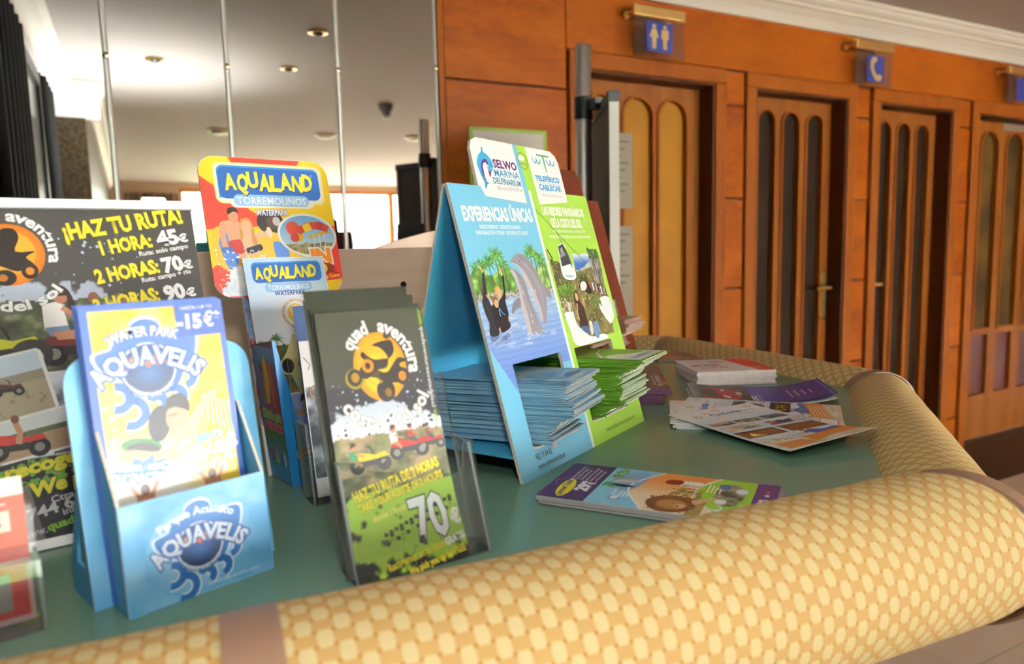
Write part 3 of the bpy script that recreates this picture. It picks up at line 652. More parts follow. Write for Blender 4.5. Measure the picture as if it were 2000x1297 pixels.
# ================================================================== printed matter on the counter
WHITECARD = mat('white_card', '#eeeae4', 0.5); KRAFT = mat('cardboard_edge', '#d3cabd', 0.85, noise=(300, '#aaa092', 0.6))
def palm(P, x, y, h, l=2, seed=0, cols=('#3f7a34', '#5d9a3e', '#7fb64e', '#2f6230')):
    r = random.Random(seed); P.stroke([(x, y - h * 1.0), (x + 1, y - h * 0.4), (x, y)], h * 0.07, '#6a4a2c', l)
    for i in range(40):
        a = r.uniform(-0.6, 3.75); L_ = h * r.uniform(0.45, 0.8); c = r.choice(cols)
        P.stroke([(x, y), (x + L_ * 0.55 * math.cos(a), y + L_ * 0.55 * math.sin(a) + h * 0.06), (x + L_ * math.cos(a), y + L_ * math.sin(a) - h * 0.1)], h * 0.07, c, l + 0.2 * r.random(), 0.2)
def splat(P, x0, y0, x1, y1, n, col, l, seed, rmax=2.0, rmin=0.3):
    r = random.Random(seed)
    for i in range(n):
        x, y = r.uniform(x0, x1), r.uniform(y0, y1); q = rmin + (rmax - rmin) * r.random() ** 3
        P.ell(x, y, q, q * r.uniform(0.5, 1), col, l + 0.3 * r.random(), r.uniform(0, 180), 7)
def figure(P, x, y, h, top, skin, legs, hair, l=3, flip=1):
    P.poly([(x - 0.16 * h * flip, y + 0.55 * h), (x + 0.13 * h * flip, y + 0.58 * h), (x + 0.12 * h * flip, y + 0.25 * h), (x - 0.12 * h * flip, y + 0.22 * h)][::flip], top, l)
    P.poly([(x - 0.1 * h * flip, y + 0.26 * h), (x + 0.12 * h * flip, y + 0.28 * h), (x + 0.26 * h * flip, y + 0.1 * h), (x + 0.2 * h * flip, y), (x + 0.08 * h * flip, y + 0.14 * h)][::flip], legs, l + 0.1)
    P.stroke([(x + 0.05 * h * flip, y + 0.5 * h), (x + 0.2 * h * flip, y + 0.4 * h), (x + 0.34 * h * flip, y + 0.38 * h)], 0.07 * h, skin, l + 0.2)
    P.ell(x, y + 0.7 * h, 0.1 * h, 0.12 * h, skin, l + 0.2, n=12); P.poly([(x - 0.11 * h, y + 0.66 * h), (x + 0.1 * h, y + 0.74 * h), (x + 0.08 * h, y + 0.84 * h), (x - 0.06 * h, y + 0.85 * h)], hair, l + 0.3)
def quad_bike(P, x, y, w, body, l=3, flip=1):
    f = lambda a, b: (x + a * w * flip, y + b * w); R_ = (lambda p_: [f(*q) for q in p_][::flip])
    for cx in (-0.33, 0.36):
        P.ell(*f(cx, 0.17), 0.19 * w, 0.19 * w, '#22201e', l, n=18); P.ell(*f(cx, 0.17), 0.09 * w, 0.09 * w, '#8d8a84', l + 0.3, n=12)
    P.poly(R_([(-0.5, 0.32), (-0.15, 0.28), (0.2, 0.3), (0.5, 0.33), (0.42, 0.45), (0.15, 0.4), (-0.05, 0.46), (-0.3, 0.5)]), body, l + 0.2)
    P.poly(R_([(-0.2, 0.15), (0.2, 0.15), (0.2, 0.3), (-0.2, 0.3)]), '#2c2a28', l + 0.1); P.stroke([f(0.12, 0.42), f(0.05, 0.6), f(-0.02, 0.62)], 0.04 * w, '#1d1c1b', l + 0.3)

# ------------------------------------------------------------------ dolphin park / cable car tent display
def tinted(m, c1, c2):
    nt = m.node_tree; b = nt.nodes['Principled BSDF']; oi = nt.nodes.new('ShaderNodeObjectInfo'); mx = nt.nodes.new('ShaderNodeMixRGB'); src = b.inputs['Base Color'].links[0].from_socket
    mu = nt.nodes.new('ShaderNodeMixRGB'); mu.blend_type = 'MULTIPLY'; mu.inputs[0].default_value = 1.0
    mx.inputs[1].default_value = (*hexl(c1), 1); mx.inputs[2].default_value = (*hexl(c2), 1); nt.links.new(oi.outputs['Random'], mx.inputs[0]); nt.links.new(src, mu.inputs[1]); nt.links.new(mx.outputs[0], mu.inputs[2]); nt.links.new(mu.outputs[0], b.inputs['Base Color']); return m
def leaf_mesh(name, L_, w, t, mats, bend=0.0):
    """folded leaflet lying flat: x across, y along (front end at 0), fold on the left"""
    m_ = MB(); n = 5
    for lay, (z0, z1) in enumerate(((0, t * 0.42), (t * 0.55, t * 0.97))):
        vs = []
        for j in range(n + 1):
            y = L_ * j / n; dz = bend * (1 - j / n) ** 2 * (1 if lay else 0.75)
            for x, z in ((0, z0), (w, z0), (w, z1 + 0.0002 * j), (0, z1)): vs.append((x - (0.0004 if lay else 0), y, z + dz))
        for j in range(n):
            a = 4 * j; m_.add([], []) 
        k0 = len(m_.v); m_.v += vs
        for j in range(n):
            a = k0 + 4 * j; b = a + 4
            for q, mi in (((a, b, b + 1, a + 1), 1), ((a + 1, b + 1, b + 2, a + 2), 1), ((a + 2, b + 2, b + 3, a + 3), 0), ((a + 3, b + 3, b, a), 0)):
                m_.f.append(q); m_.m.append(mi)
        m_.f += [(k0, k0 + 1, k0 + 2, k0 + 3), (k0 + 4 * n + 3, k0 + 4 * n + 2, k0 + 4 * n + 1, k0 + 4 * n)]; m_.m += [1, 1]
    fo = [(-0.0004, 0, 0), (-0.0004, L_, 0), (-0.0004, L_, t * 0.97), (-0.0004, 0, t * 0.97)]
    o = m_.build(name, mats); return o
def tent_stand(label, loc, rz, cols, header=True):
    root = thing('leaflet_display', label, 'display stand', loc, rz)
    f = lean_map(15.3); hA = [(0.033, 0.031), (0.144, 0.031), (0.144, 0.1315), (0.033, 0.1315)]; hB = [(0.181, 0.031), (0.292, 0.031), (0.292, 0.1315), (0.181, 0.1315)]
    out = [(-0.003, 0), (0.333, 0), (0.327, 0.348), (0.267, 0.348), (0.267, 0.394), (0.262, 0.404), (0.251, 0.4105), (0.073, 0.4105), (0.062, 0.406), (0.056, 0.396), (0.054, 0.348), (-0.006, 0.348)]
    front = MB().slab([out, hA, hB], -0.0042, 0, f, 0, 1).build('front_panel', [cols[0], KRAFT], root)
    bk = lean_map(-14.0, 0.182)
    MB().slab([[(-0.003, 0), (0.333, 0), (0.327, 0.345), (-0.006, 0.345)]], 0, 0.003, bk, 0, 1).build('back_panel', [cols[1], KRAFT], root)
    sh = MB(); sh.box(-0.002, 0.33, 0.012, 0.172, 0.026, 0.029); sh.build('shelf', [cols[2]], root)
    sh2 = MB(); sh2.slab([rrect(0.036, 0.006, 0.142, 0.03, 0.008, 5, (1, 1, 0, 0))], 0.0290, 0.0315, None, 0, 0); sh2.slab([rrect(0.184, 0.007, 0.289, 0.03, 0.006, 5, (1, 1, 0, 0))], 0.0290, 0.0315); sh2.build('shelf_lip', [KRAFT], root)
    return root, front, f
DB = mat('display_blue_card', '#49a9cf', 0.3); DBI = mat('display_blue_inner', '#4aa8d0', 0.3)
selwo, sfront, sf = tent_stand('blue and green tent display for the dolphin park and cable car', (0.3695, 0.6785, ZT), 28.5, (DB, DBI, DBI))
P = Print()
BL, GR = '#7cc4e4', '#a6d24e'
hA = [(33, 31), (33, 131.5), (144, 131.5), (144, 31)]; hB = [(181, 31), (181, 131.5), (292, 131.5), (292, 31)]
P.poly([(-3, 0), (165, 0), (165, 348), (-6, 348)], BL, 1, [hA]); P.poly([(165, 0), (171, 0), (171, 348), (165, 348)], '#f3f1ec', 1)
P.poly([(171, 0), (333, 0), (327, 348), (171, 348)], GR, 1, [hB])
P.poly([(54, 348), (267, 348), (267, 394), (262, 404), (251, 410.5), (73, 410.5), (62, 406), (56, 396)], '#f5f4f1', 1)
P.poly([(154, 348), (165, 348), (162, 410.5), (153.5, 410.5)], BL, 1.2); P.poly([(165, 348), (186, 348), (184.5, 410.5), (162, 410.5)], GR, 1.2)
P.poly([(64, 335.6), (154.7, 330), (154.2, 348), (58, 348)], '#f5f4f1', 1.6); P.poly([(186.3, 329.6), (265.9, 335.8), (267, 348), (186, 348)], '#f5f4f1', 1.6)
P.build('printed_colour_fields', sfront, sf)
P = Print()
def water(U, V):
    n = fbm(U * 0.05 + 3, V * 0.35, 4); r = np.sin(V * 0.9 + 5 * fbm(U * 0.04, V * 0.06, 2)) * 0.5 + 0.5
    c = mix(hexs('#a9cdea'), hexs('#6f8fd6'), (215 - V) / 90); c = mix(c, hexs('#e8f1f8'), (n - 0.55) * 3 * (V > 150)); return mix(c, hexs('#5f7cc4'), (r - 0.6) * 0.9)
wm = lambda U, V: ~((U > 33) & (U < 144) & (V < 131.5)) & (V > 215 - 0.0 - np.clip((30 - U), 0, 60) * 0 - 150) & (V > np.where(U < 33, 96 + (33 - U) * 1.6, 0)) & (U < 164 - 0.0) & (V > np.where(U > 144, 118, 0))
P.grid(-4, 90, 164, 216, 120, 100, water, 1.6, wm)
def trees(U, V):
    n = fbm(U * 0.12, V * 0.12, 5); return mix(mix(hexs('#3f6a30'), hexs('#8dba58'), (n - 0.3) * 2.2), hexs('#c2dc8c'), (n - 0.62) * 5)
tm = lambda U, V: (V < 236 + 20 * fbm(U * 0.09, V * 0.02 + 4, 4) + 5 * np.sin(U * 0.13)) & ((U < 82) | (U > 118))
P.grid(-5, 205, 164, 262, 140, 48, trees, 1.4, tm)
for i, (x, y, h) in enumerate(((50, 257, 27), (34, 251, 24), (8, 246, 20), (64, 249, 22), (137, 259, 29), (151, 252, 26), (120, 248, 18), (20, 248, 20), (129, 262, 22), (57, 262, 18))): palm(P, x, y, h, 2, i)
P.grid(-4, 206, 164, 222, 110, 12, lambda U, V: mix(hexs('#5d564c'), hexs('#d8d2c6'), fbm(U * 0.35, V * 0.5, 4) * 2.4 - 0.7), 2.5, lambda U, V: (V < 214 + 6 * fbm(U * 0.1, V * 0.0, 3)) & (V > 207 + 5 * fbm(U * 0.2 + 9, V * 0.0, 2)) & ((U < 88) | (U > 140)))
# dolphins
D1 = [(81.8, 254.0), (88.8, 258.7), (97.9, 262.5), (105.7, 263.2), (115.0, 261.0), (122.7, 255.0), (129.8, 247.5), (138.3, 237.0), (143.0, 223.6), (144.9, 210.2), (141.5, 197.2), (135.3, 183.1), (127.1, 171.6), (120.4, 173.0), (116.9, 176.9), (117.3, 186.2), (115.4, 196.4), (112.3, 206.6), (108.5, 215.4), (105.4, 222.7), (102.3, 230.0), (100.4, 237.2), (97.9, 242.9), (93.6, 247.3), (87.6, 250.3)]
D1B = [(82.7, 253.3), (92.4, 250.2), (100.4, 245.7), (109.2, 236.8), (115.5, 222.2), (121.2, 206.0), (124.4, 189.9), (122.4, 174.2), (117.3, 177.6), (117.3, 186.2), (115.4, 196.4), (112.3, 206.6), (108.5, 215.4), (105.4, 222.7), (102.3, 230.0), (100.4, 237.2), (97.9, 242.9), (93.6, 247.3), (87.6, 250.3)]
D2 = [(78.6, 245.1), (84.8, 244.1), (90.9, 241.1), (97.9, 234.5), (102.3, 227.2), (103.5, 218.6), (104.1, 208.6), (106.5, 197.1), (110.3, 185.4), (113.4, 172.2), (118.5, 160.3), (102.4, 160.0), (90.1, 161.4), (81.1, 163.8), (81.4, 170.0), (80.8, 179.7), (80.2, 189.5), (80.8, 199.1), (82.1, 207.4), (83.9, 217.0), (83.3, 226.8), (79.7, 235.3), (77.3, 241.0)]
D2B = [(78.8, 244.4), (84.5, 240.7), (88.1, 232.1), (89.3, 220.8), (88.7, 208.3), (89.9, 194.2), (91.1, 180.1), (89.2, 162.2), (81.1, 163.8), (81.4, 170.0), (80.8, 179.7), (80.2, 189.5), (80.8, 199.1), (82.1, 207.4), (83.9, 217.0), (83.3, 226.8), (79.7, 235.3), (77.3, 241.0)]
def dolphin(pts, belly, l, spine):
    P.poly(smooth_loop(pts, 4), '#9a949e', l); P.poly(smooth_loop(belly, 4), '#c6bdbf', l + 0.3); P.stroke(smooth_loop(spine, 5, False), 3.4, '#8a858f', l + 0.2, 1.0); P.stroke(smooth_loop([(x - 7, y - 3) for x, y in spine[1:]], 5, False), 1.6, '#b9b2ba', l + 0.4, 0.6)
P.poly(smooth_loop([(145.3, 219.7), (154.4, 212.5), (156.8, 202.7), (145.0, 205.8)], 3), '#8f8a92', 2.9)
dolphin(D1, D1B, 3, [(104, 259), (118, 253), (130, 240), (138, 223), (140, 206), (136, 190)]); P.ell(101.5, 253.5, 1.2, 0.8, '#2c2a2e', 3.8, n=8); P.stroke([(83, 253), (90, 252.5), (95, 250)], 0.6, '#6d6670', 3.8)
dolphin(D2, D2B, 4, [(90, 238), (97, 229), (99.5, 216), (101, 204), (104, 190), (108, 174)]); P.poly(smooth_loop([(82.1, 207.4), (73.1, 206.6), (64.9, 201.8), (59.3, 195.4), (57.7, 189.1), (64.4, 192.3), (70.5, 195.2), (79.9, 197.1)], 4), '#87828c', 4.4); P.ell(91, 226, 1.2, 0.8, '#2c2a2e', 4.8, n=8)
for (x, y) in ((92, 214), (98, 184), (97, 176), (112, 216), (121, 214)): P.ell(x, y, 0.8, 2.4, '#e9e6e6', 5, -15, 8)
splat(P, 78, 156, 122, 164, 60, '#dfe9f4', 5, 77, 1.6, 0.3)
# trainers in wetsuits
P.poly(smooth_loop([(18.4, 242.1), (21.6, 241.9), (18.9, 225.0), (17.4, 213.4), (18.4, 208.1), (20.5, 202.7), (23.2, 193.3), (24.3, 185.3), (23.7, 174.9), (21.6, 168.6), (12.2, 167.1), (4.4, 169.3), (4.4, 174.4), (8.0, 183.1), (5.4, 192.3), (4.3, 200.1), (3.9, 207.9), (8.0, 215.3), (12.6, 225.4), (15.3, 235.7)], 3), '#2a2931', 5); P.stroke([(13.1, 250.1), (17.1, 246.7), (19.6, 242.3)], 2.6, '#e2a588', 5.3); P.ell(10.5, 220, 4.2, 6, '#6a5248', 4.9, n=12); P.stroke([(15, 216), (18, 212)], 2.4, '#d39a80', 5.2); P.stroke([(10, 204), (16, 190), (18, 174)], 1.2, '#4a4852', 5.3)
P.poly(smooth_loop([(55.3, 236.7), (59.4, 236.5), (56.3, 222.8), (52.9, 212.2), (50.0, 204.3), (50.6, 193.5), (49.0, 184.2), (47.7, 175.0), (36.2, 170.9), (27.0, 170.6), (27.5, 179.7), (29.7, 192.7), (32.9, 203.0), (38.4, 207.9), (46.2, 212.7), (51.3, 217.7)], 3), '#1d1c24', 4.9); P.stroke([(54.4, 248.0), (55.5, 242.5), (56.7, 236.8)], 2.6, '#e6ab8e', 5.1); P.ell(41.5, 217, 5, 7, '#e2a67e', 5.2, n=14); P.poly(smooth_loop([(34.5, 222.8), (41.2, 225.0), (44.8, 222.8), (36.7, 220.0), (35.1, 213.4), (34.0, 216.2)], 3), '#cf9444', 5.4)
P.poly(smooth_loop([(22.1, 203.9), (34.6, 201.5), (34.0, 192.3), (30.2, 183.4), (24.3, 174.8), (16.9, 180.8), (19.0, 193.7)], 3), '#15141a', 5.4); P.ell(30.5, 205, 4.6, 5.6, '#d99f7c', 5.6, n=12); P.poly(smooth_loop([(24.3, 211.6), (29.5, 213.4), (35.4, 211.4), (35.1, 208.1), (29.9, 209.2), (24.3, 203.7)], 3), '#8a5a34', 5.8); P.stroke([(34, 199), (38, 193), (42, 190)], 1.4, '#5a9ad8', 5.9); P.stroke([(33, 197), (33, 189)], 1.4, '#9cc4ea', 5.9)
P.ell(25, 174, 1.6, 2.4, '#e0a688', 5.9, n=8); P.stroke([(49, 188), (47.5, 181)], 2.4, '#e0a688', 5.9)
P.grid(2, 150, 52, 172, 30, 14, lambda U, V: mix(hexs('#3c4666'), hexs('#8fa6d6'), fbm(U * 0.12, V * 0.4, 3) * 2 - 0.2), 4.7, lambda U, V: (((U - 22) / 24) ** 2 + ((V - 164) / 8) ** 2) < 0.7 + fbm(U * 0.2, V * 0.5, 3) * 0.5)
P.stroke([(4, 158), (30, 168), (60, 178), (82, 185)], 0.5, '#cfd9ea', 6)
# cable car picture
def hill(U, V):
    n = fbm(U * 0.08, V * 0.08, 5); m2 = fbm(U * 0.3 + 7, V * 0.3, 3); c = mix(hexs('#4a4128'), hexs('#a08a55'), (n - 0.3) * 2); c = mix(c, hexs('#4f6b2c'), (m2 - 0.5) * 4); return mix(c, hexs('#e2dccb'), (fbm(U * 0.5, V * 0.5 + 3, 3) - 0.66) * 6)
hm = lambda U, V: (V < np.where(U < 240, 252 - (U - 178) * 0.25, np.where(U < 285, 232 + (U - 240) * 0.1, 236 + (U - 285) * 0.9)) + 4 * fbm(U * 0.2, V * 0.0, 3)) & (V > 139 + np.clip(215 - U, 0, 50) * 0.9) & ~((U > 181) & (U < 292) & (V < 131.5)) & (U < 322 - (262 - V) * 0.12)
P.grid(240, 225, 320, 262, 40, 24, lambda U, V: mix(mix(hexs('#cfe0c0'), hexs('#c4d8ea'), (261 - V) / 4), hexs('#3d66b4'), (257 - V) / 12), 1.5, lambda U, V: (V < 258 + 3 * fbm(U * 0.1, V * 0, 2)) & (U < 318 - (262 - V) * 0.1) & (U > 236 + 3 * fbm(U * 0, V * 0.3, 2)))
P.grid(236, 200, 318, 250, 50, 30, lambda U, V: mix(hexs('#8fa58a'), hexs('#c9cfd0'), fbm(U * 0.1, V * 0.15, 4) * 2 - 0.5), 1.6, lambda U, V: (V < 236 + 12 * np.exp(-((U - 290) / 26) ** 2)) & (U < 312))
P.grid(176, 139, 320, 262, 130, 112, hill, 1.8, hm)
P.poly(smooth_loop([(288, 262), (300, 266), (313, 260), (318, 245), (316, 222), (296, 214), (286, 222), (290, 240)], 3), '#8a8a84', 2.1); P.grid(286, 216, 320, 264, 30, 40, lambda U, V: mix(hexs('#4c4a44'), hexs('#b9b5ab'), fbm(U * 0.5, V * 0.1, 4) * 2.2 - 0.6), 2.3, lambda U, V: (((U - 303) / 15) ** 2 + ((V - 240) / 24) ** 2) < 1)
splat(P, 288, 252, 318, 266, 90, '#3c5a2a', 2.6, 4, 3.4, 1.2)
cloud = lambda pts, l: P.poly(smooth_loop(pts, 4), '#eef3f8', l)
cloud([(288.0, 190.7), (302.4, 194.5), (318.0, 192.4), (322.1, 184.3), (320.8, 163.0), (304.4, 153.1), (295.5, 159.7), (286.8, 170.0), (282.0, 179.8)], 2.6); cloud([(max(x, 172), max(y, 132.5)) for x, y in [(179.8, 179.7), (202.3, 179.4), (203.0, 170.5), (208.9, 157.5), (223.7, 150.6), (232.4, 142.3), (252.4, 140.0), (273.0, 141.3), (285.5, 134.2), (243.2, 130.2), (199.4, 132.2), (185.3, 139.2), (182.9, 155.1), (179.7, 169.3)]], 2.6)
for x, y, q in ((300, 184, 9), (312, 172, 7), (306, 160, 6), (190, 168, 8), (196, 150, 9), (212, 145, 8), (232, 139, 5), (262, 137, 4)): P.ell(x, y, q, q * 0.8, '#fbfbf8', 2.8, 0, 18, '#eef3f8')
P.grid(176, 176, 204, 200, 26, 24, lambda U, V: mix(hexs('#f2efe6'), hexs('#8a7a5c'), fbm(U * 0.3, V * 0.3, 4) * 2 - 0.5), 2.5, lambda U, V: fbm(U * 0.2, V * 0.2, 3) > 0.46)
P.stroke([(268, 212.7), (319, 194.3)], 1.2, '#7a4a40', 2.9); P.stroke([(270.7, 203.2), (322, 192)], 1.0, '#7a4a40', 2.9)
for i in range(10): P.rr(272 + i * 4.6, 206 - i * 1.3, 275 + i * 4.6, 218 - i * 1.3, 1, ('#b0484a', '#e8e4de', '#5a74a8', '#c9a0a0', '#3a3a44')[i % 5], 3)
P.poly(smooth_loop([(235.7, 212.8), (248.0, 218.5), (263.3, 218.6), (268.0, 212.7), (271.7, 205.0), (263.2, 200.0), (252.0, 204.4), (242.9, 208.7)], 3), '#2a2623', 2.95); P.ell(250, 213, 10, 6.5, '#e9e5dd', 3.1, 15, 16)
splat(P, 181, 202, 220, 217, 80, '#6f9438', 2.6, 14, 4.5, 1.5); splat(P, 181, 202, 220, 214, 50, '#4c6a2a', 2.7, 15, 3.5, 1.0); splat(P, 262, 180, 290, 198, 60, '#5f7a36', 2.5, 16, 4, 1.2)
P.poly(smooth_loop([(216.2, 203.2), (221.9, 207.3), (228.0, 205.1), (229.3, 193.3), (223.9, 190.1), (213.4, 180.2), (213.5, 190.9)], 3), '#4a2c1c', 3.3); P.poly(smooth_loop([(215.2, 187.2), (228.4, 191.5), (234.6, 185.6), (236.3, 170.9), (234.3, 156.6), (218.0, 153.9), (211.5, 159.0), (213.4, 173.1)], 3), '#3a2a24', 3.4); P.ell(222.5, 199, 4.2, 6, '#d8a384', 3.6, n=14); P.stroke([(219, 190), (214, 178), (214, 166)], 3.2, '#d29a78', 3.6); P.stroke([(231, 190), (238, 184), (241, 196)], 3, '#d29a78', 3.3); P.poly([(215.0, 158.6), (234.3, 156.6), (235.1, 143.8), (225.4, 146.8), (215.4, 152.4)], '#4a5f8a', 3.5)
P.poly(smooth_loop([(241.6, 163.1), (248.0, 160.7), (246.0, 146.2), (238.7, 143.4), (237.9, 152.6)], 3), '#e4ddd2', 3.2); P.poly(smooth_loop([(251.6, 160.3), (263.7, 160.9), (264.6, 147.9), (256.0, 135.9), (247.8, 142.4)], 3), '#6e8fc0', 3.3); P.ell(245, 166, 2.8, 3.6, '#7a5238', 3.4, n=10); P.ell(257, 163.5, 2.8, 3.6, '#5a3c2c', 3.5, n=10)
P.stroke([(172, 322), (225, 281), (276, 245)], 1.0, '#3c3a3c', 3.5); P.stroke([(300, 318), (312, 304), (322, 288)], 1.4, '#e6e0d8', 3.3); P.stroke([(311, 308), (322, 288)], 0.9, '#3c3a3c', 3.5)
P.stroke([(213, 292), (217, 280), (220, 276)], 1.2, '#3c3a3c', 3.6)
P.poly(smooth_loop([(207, 272), (221, 276), (226, 270), (224, 250), (236, 244), (236, 227), (222, 223), (204, 226), (199, 236), (203, 256)], 3), '#eef0f2', 3.7); P.poly([(206.5, 271), (221, 275), (227, 264), (229, 246), (203.5, 243)], '#3a3c42', 4.1); P.poly([(210, 268), (217, 270), (218, 262), (209, 260)], '#9aa0a6', 4.2); P.poly([(206, 260), (221, 263), (221, 258), (205, 255)], '#8a8d94', 4.3); P.poly([(225, 268), (231, 255), (233, 238), (227, 247)], '#5a6a7c', 4.1)
P.text('TELEFÉRICO', 208, 228, 2.6, '#4a93c8', 4.4, w=22, rot=-3)
P.stroke([(175, 268), (180, 260), (184, 254)], 2.5, '#2a2624', 3.4); P.stroke([(172, 266), (174, 255)], 2.0, '#b88868', 3.4)
P.build('printed_pictures', sfront, sf)
P = Print()
# left logo: leaping dolphin with penguin
P.poly(smooth_loop([(80.0, 399.8), (82.4, 397.5), (81.8, 392.9), (87.8, 390.5), (93.3, 385.5), (96.8, 379.7), (95.8, 374.5), (91.5, 369.1), (87.8, 367.0), (85.4, 372.6), (86.0, 378.2), (84.3, 382.1), (79.7, 383.0), (74.2, 379.7), (70.8, 373.4), (70.0, 365.4), (71.7, 359.5), (74.6, 354.7), (79.3, 352.1), (74.8, 351.3), (71.7, 347.6), (68.4, 344.4), (67.9, 348.3), (69.2, 352.4), (68.3, 355.3), (65.4, 362.0), (63.7, 369.8), (62.9, 375.7), (65.1, 381.8), (69.2, 387.1), (74.7, 390.7), (78.0, 394.0)], 2), '#3aa5cf', 2)
P.poly(smooth_loop([(86.3, 377.7), (85.2, 382.2), (80.9, 383.8), (75.4, 381.3), (71.4, 376.4), (69.5, 369.3), (70.0, 361.4), (72.3, 357.1), (74.6, 355.5), (72.7, 360.1), (73.4, 367.6), (73.9, 373.6), (77.2, 378.1), (81.8, 379.1), (83.6, 376.3)], 2), '#5e2a78', 2.4); P.poly(smooth_loop([(81.9, 376.3), (83.3, 372.4), (83.1, 366.4), (84.4, 360.2), (88.8, 367.6), (85.4, 368.6), (84.1, 373.5)], 2), '#7a2f88', 2.5)
P.ell(90.5, 372.5, 0.9, 0.9, '#f5f4f1', 2.9, n=8)
P.text('SELWO', 98, 374.5, 10.5, '#5a1f66', 3, w=52, bold=0.035, rot=-0.5); P.text('MARINA', 95.5, 363, 9.2, '#2f8fb6', 3, w=56, bold=0.008, rot=-0.8); P.text('DELFINARIUM', 89, 353.2, 8.0, '#2a7ea2', 3, w=62, bold=0.022, rot=-1); P.text('BENALMADENA', 94, 345, 5, '#b9a9a4', 3, w=58, bold=0.0)
P.build('printed_logo', sfront, sf); P = Print()
# right logo
P.poly([(210, 400.5), (243, 400.5), (243, 402.6), (210, 402.6)], '#3f9a68', 3); P.poly([(224, 401), (229, 401), (228, 377), (226, 377)], '#48b07a', 3.2)
for q in ((197, 398), (207, 398), (234, 398), (244.5, 398)):
    P.arc(q[0] + 5, q[1] - 1, 5.2, 180, 350, 2.0, '#3fa6dc', 3, 10, 8)
P.text('TELEFÉRICO', 193, 363.8, 7.4, '#2f9bd6', 3, w=64, bold=0.04); P.rect(190, 360.6, 261, 361.2, '#d8bcb4', 3); P.text('CABLECAR', 197, 351.2, 8, '#2f9bd6', 3, w=59, bold=0.035); P.text('BENALMÁDENA', 200, 342, 3, '#c2bab4', 3, w=54, bold=0.0)
P.build('printed_logo', sfront, sf); P = Print()
for rr_ in (12, 10.5): P.arc(170, 389, rr_, 0, 360, 0.5, '#4a5a2a', 3, 28)
P.ell(168, 393, 8, 4, '#e9eee2', 2.8, 0, 16); P.text('CALIDAD TURISTICA', 170, 384, 2, '#4a5a2a', 3.2, w=16, align='C')
P.build('printed_seal', sfront, sf); P = Print()
P.text('EXPERIENCIAS ÚNICAS', 9.4, 304.5, 16.5, '#f4f4f2', 3, w=148.5, bold=0.045, rot=0.5)
P.text('UNIQUE EXPERIENCES   EINZIGARTIGE ERLEBNISSE', 35.5, 294.8, 4.6, '#e9f2f6', 3, w=88, bold=0.03); P.text('УНИКАЛЬНЫЕ ВПЕЧАТЛЕНИЯ   DES EXPÉRIENCES UNIQUES', 24.8, 287.4, 4.6, '#e9f2f6', 3, w=113, bold=0.03)
P.build('printed_lettering', sfront, sf); P = Print()
P.text('LAS MEJORES PANORÁMICAS', 188.8, 315.6, 11.5, '#f3f6ea', 3, w=117, bold=0.055); P.text('DE LA COSTA DEL SOL', 204.7, 298.8, 12, '#f3f6ea', 3, w=87, bold=0.055)
P.text('THE BEST VIEWS ON THE COSTA DEL SOL  DIE BESTEN AUSSICHTEN', 203, 291, 3.6, '#eef3dc', 3, w=95, bold=0.03); P.text('ЛУЧШИЕ ВИДЫ КОСТА ДЕЛЬ СОЛЬ  LES PLUS BEAUX PANORAMAS', 190, 283, 3.6, '#eef3dc', 3, w=120, bold=0.03)
P.build('printed_lettering', sfront, sf); P = Print()
P.text('902 19 04 82', 33, 17.4, 7.6, '#2c2c30', 3, w=36, bold=0.012); P.text('www.selwomarina.es', 33.5, 6.7, 7, '#2c2c30', 3, w=61.5, bold=0.01); P.ell(79, 24, 4, 2.4, '#e8b8b0', 2.8, 20, 12)
P.build('printed_lettering', sfront, sf); P = Print()
P.text('www.telefericobenalmadena.com', 213, 10.6, 6, '#33402a', 3, w=93, bold=0.0)
P.build('printed_lettering', sfront, sf)
# leaflets lying in the two slots
def stack(me_o, n, root_loc, rz, cx, y_front, z0, dz, front_pull, angle, wl, lbl_top, lbl, group, seed, jitter=0.0055):
    r = random.Random(seed); base = Matrix.Translation(root_loc) @ Matrix.Rotation(math.radians(rz), 4, 'Z'); w = wl
    for i in range(n):
        t = i / max(n - 1, 1); o = me_o if i == 0 else me_o.copy()
        if i: COL.objects.link(o)
        pull = front_pull * t + r.uniform(-jitter, jitter) + (0.010 * math.sin(t * 9 + seed))
        m_ = base @ Matrix.Translation((cx + r.uniform(-0.0015, 0.0015) + 0.006 * t, y_front - pull, z0 + dz * i)) @ Matrix.Rotation(math.radians(angle + r.uniform(-2.2, 2.2)), 4, 'Z') @ Matrix.Translation((-w / 2, 0, 0))
        o.matrix_world = m_; tag(o, lbl_top if i == n - 1 else lbl, 'leaflet', group)
    return o
BCOV = mat('blue_leaflet_cover', '#b6e4fa', 0.3, noise=(40, '#92d0f0', 0.7)); PAGES = mat('leaflet_pages', '#e4e2de', 0.6, noise=(500, '#a9a8a6', 0.6)); GCOV = mat('green_leaflet_cover', '#8cc63f', 0.3, noise=(60, '#6fa632', 0.6)); [tinted(q, '#ffffff', '#c4d0de') for q in (BCOV, PAGES)]; tinted(GCOV, '#ffffff', '#c8d4a8'); GPAGES = mat('green_leaflet_pages', '#e6e6d8', 0.6, noise=(500, '#a9b08e', 0.6))
SL, SRZ = (0.3695, 0.6785, ZT), 28.5
bl = leaf_mesh('leaflet', 0.21, 0.099, 0.00145, [BCOV, PAGES], 0.003)
top_b = stack(bl, 41, SL, SRZ, 0.090, -0.006, 0.0325, 0.0018, 0.026, 8, 0.099, 'blue dolphin park leaflet on top of the left stack', 'blue dolphin park leaflet in the left stack of the tent display', 'blue leaflets in the tent display', 3)
gl = leaf_mesh('leaflet', 0.21, 0.099, 0.00145, [GCOV, GPAGES], 0.003)
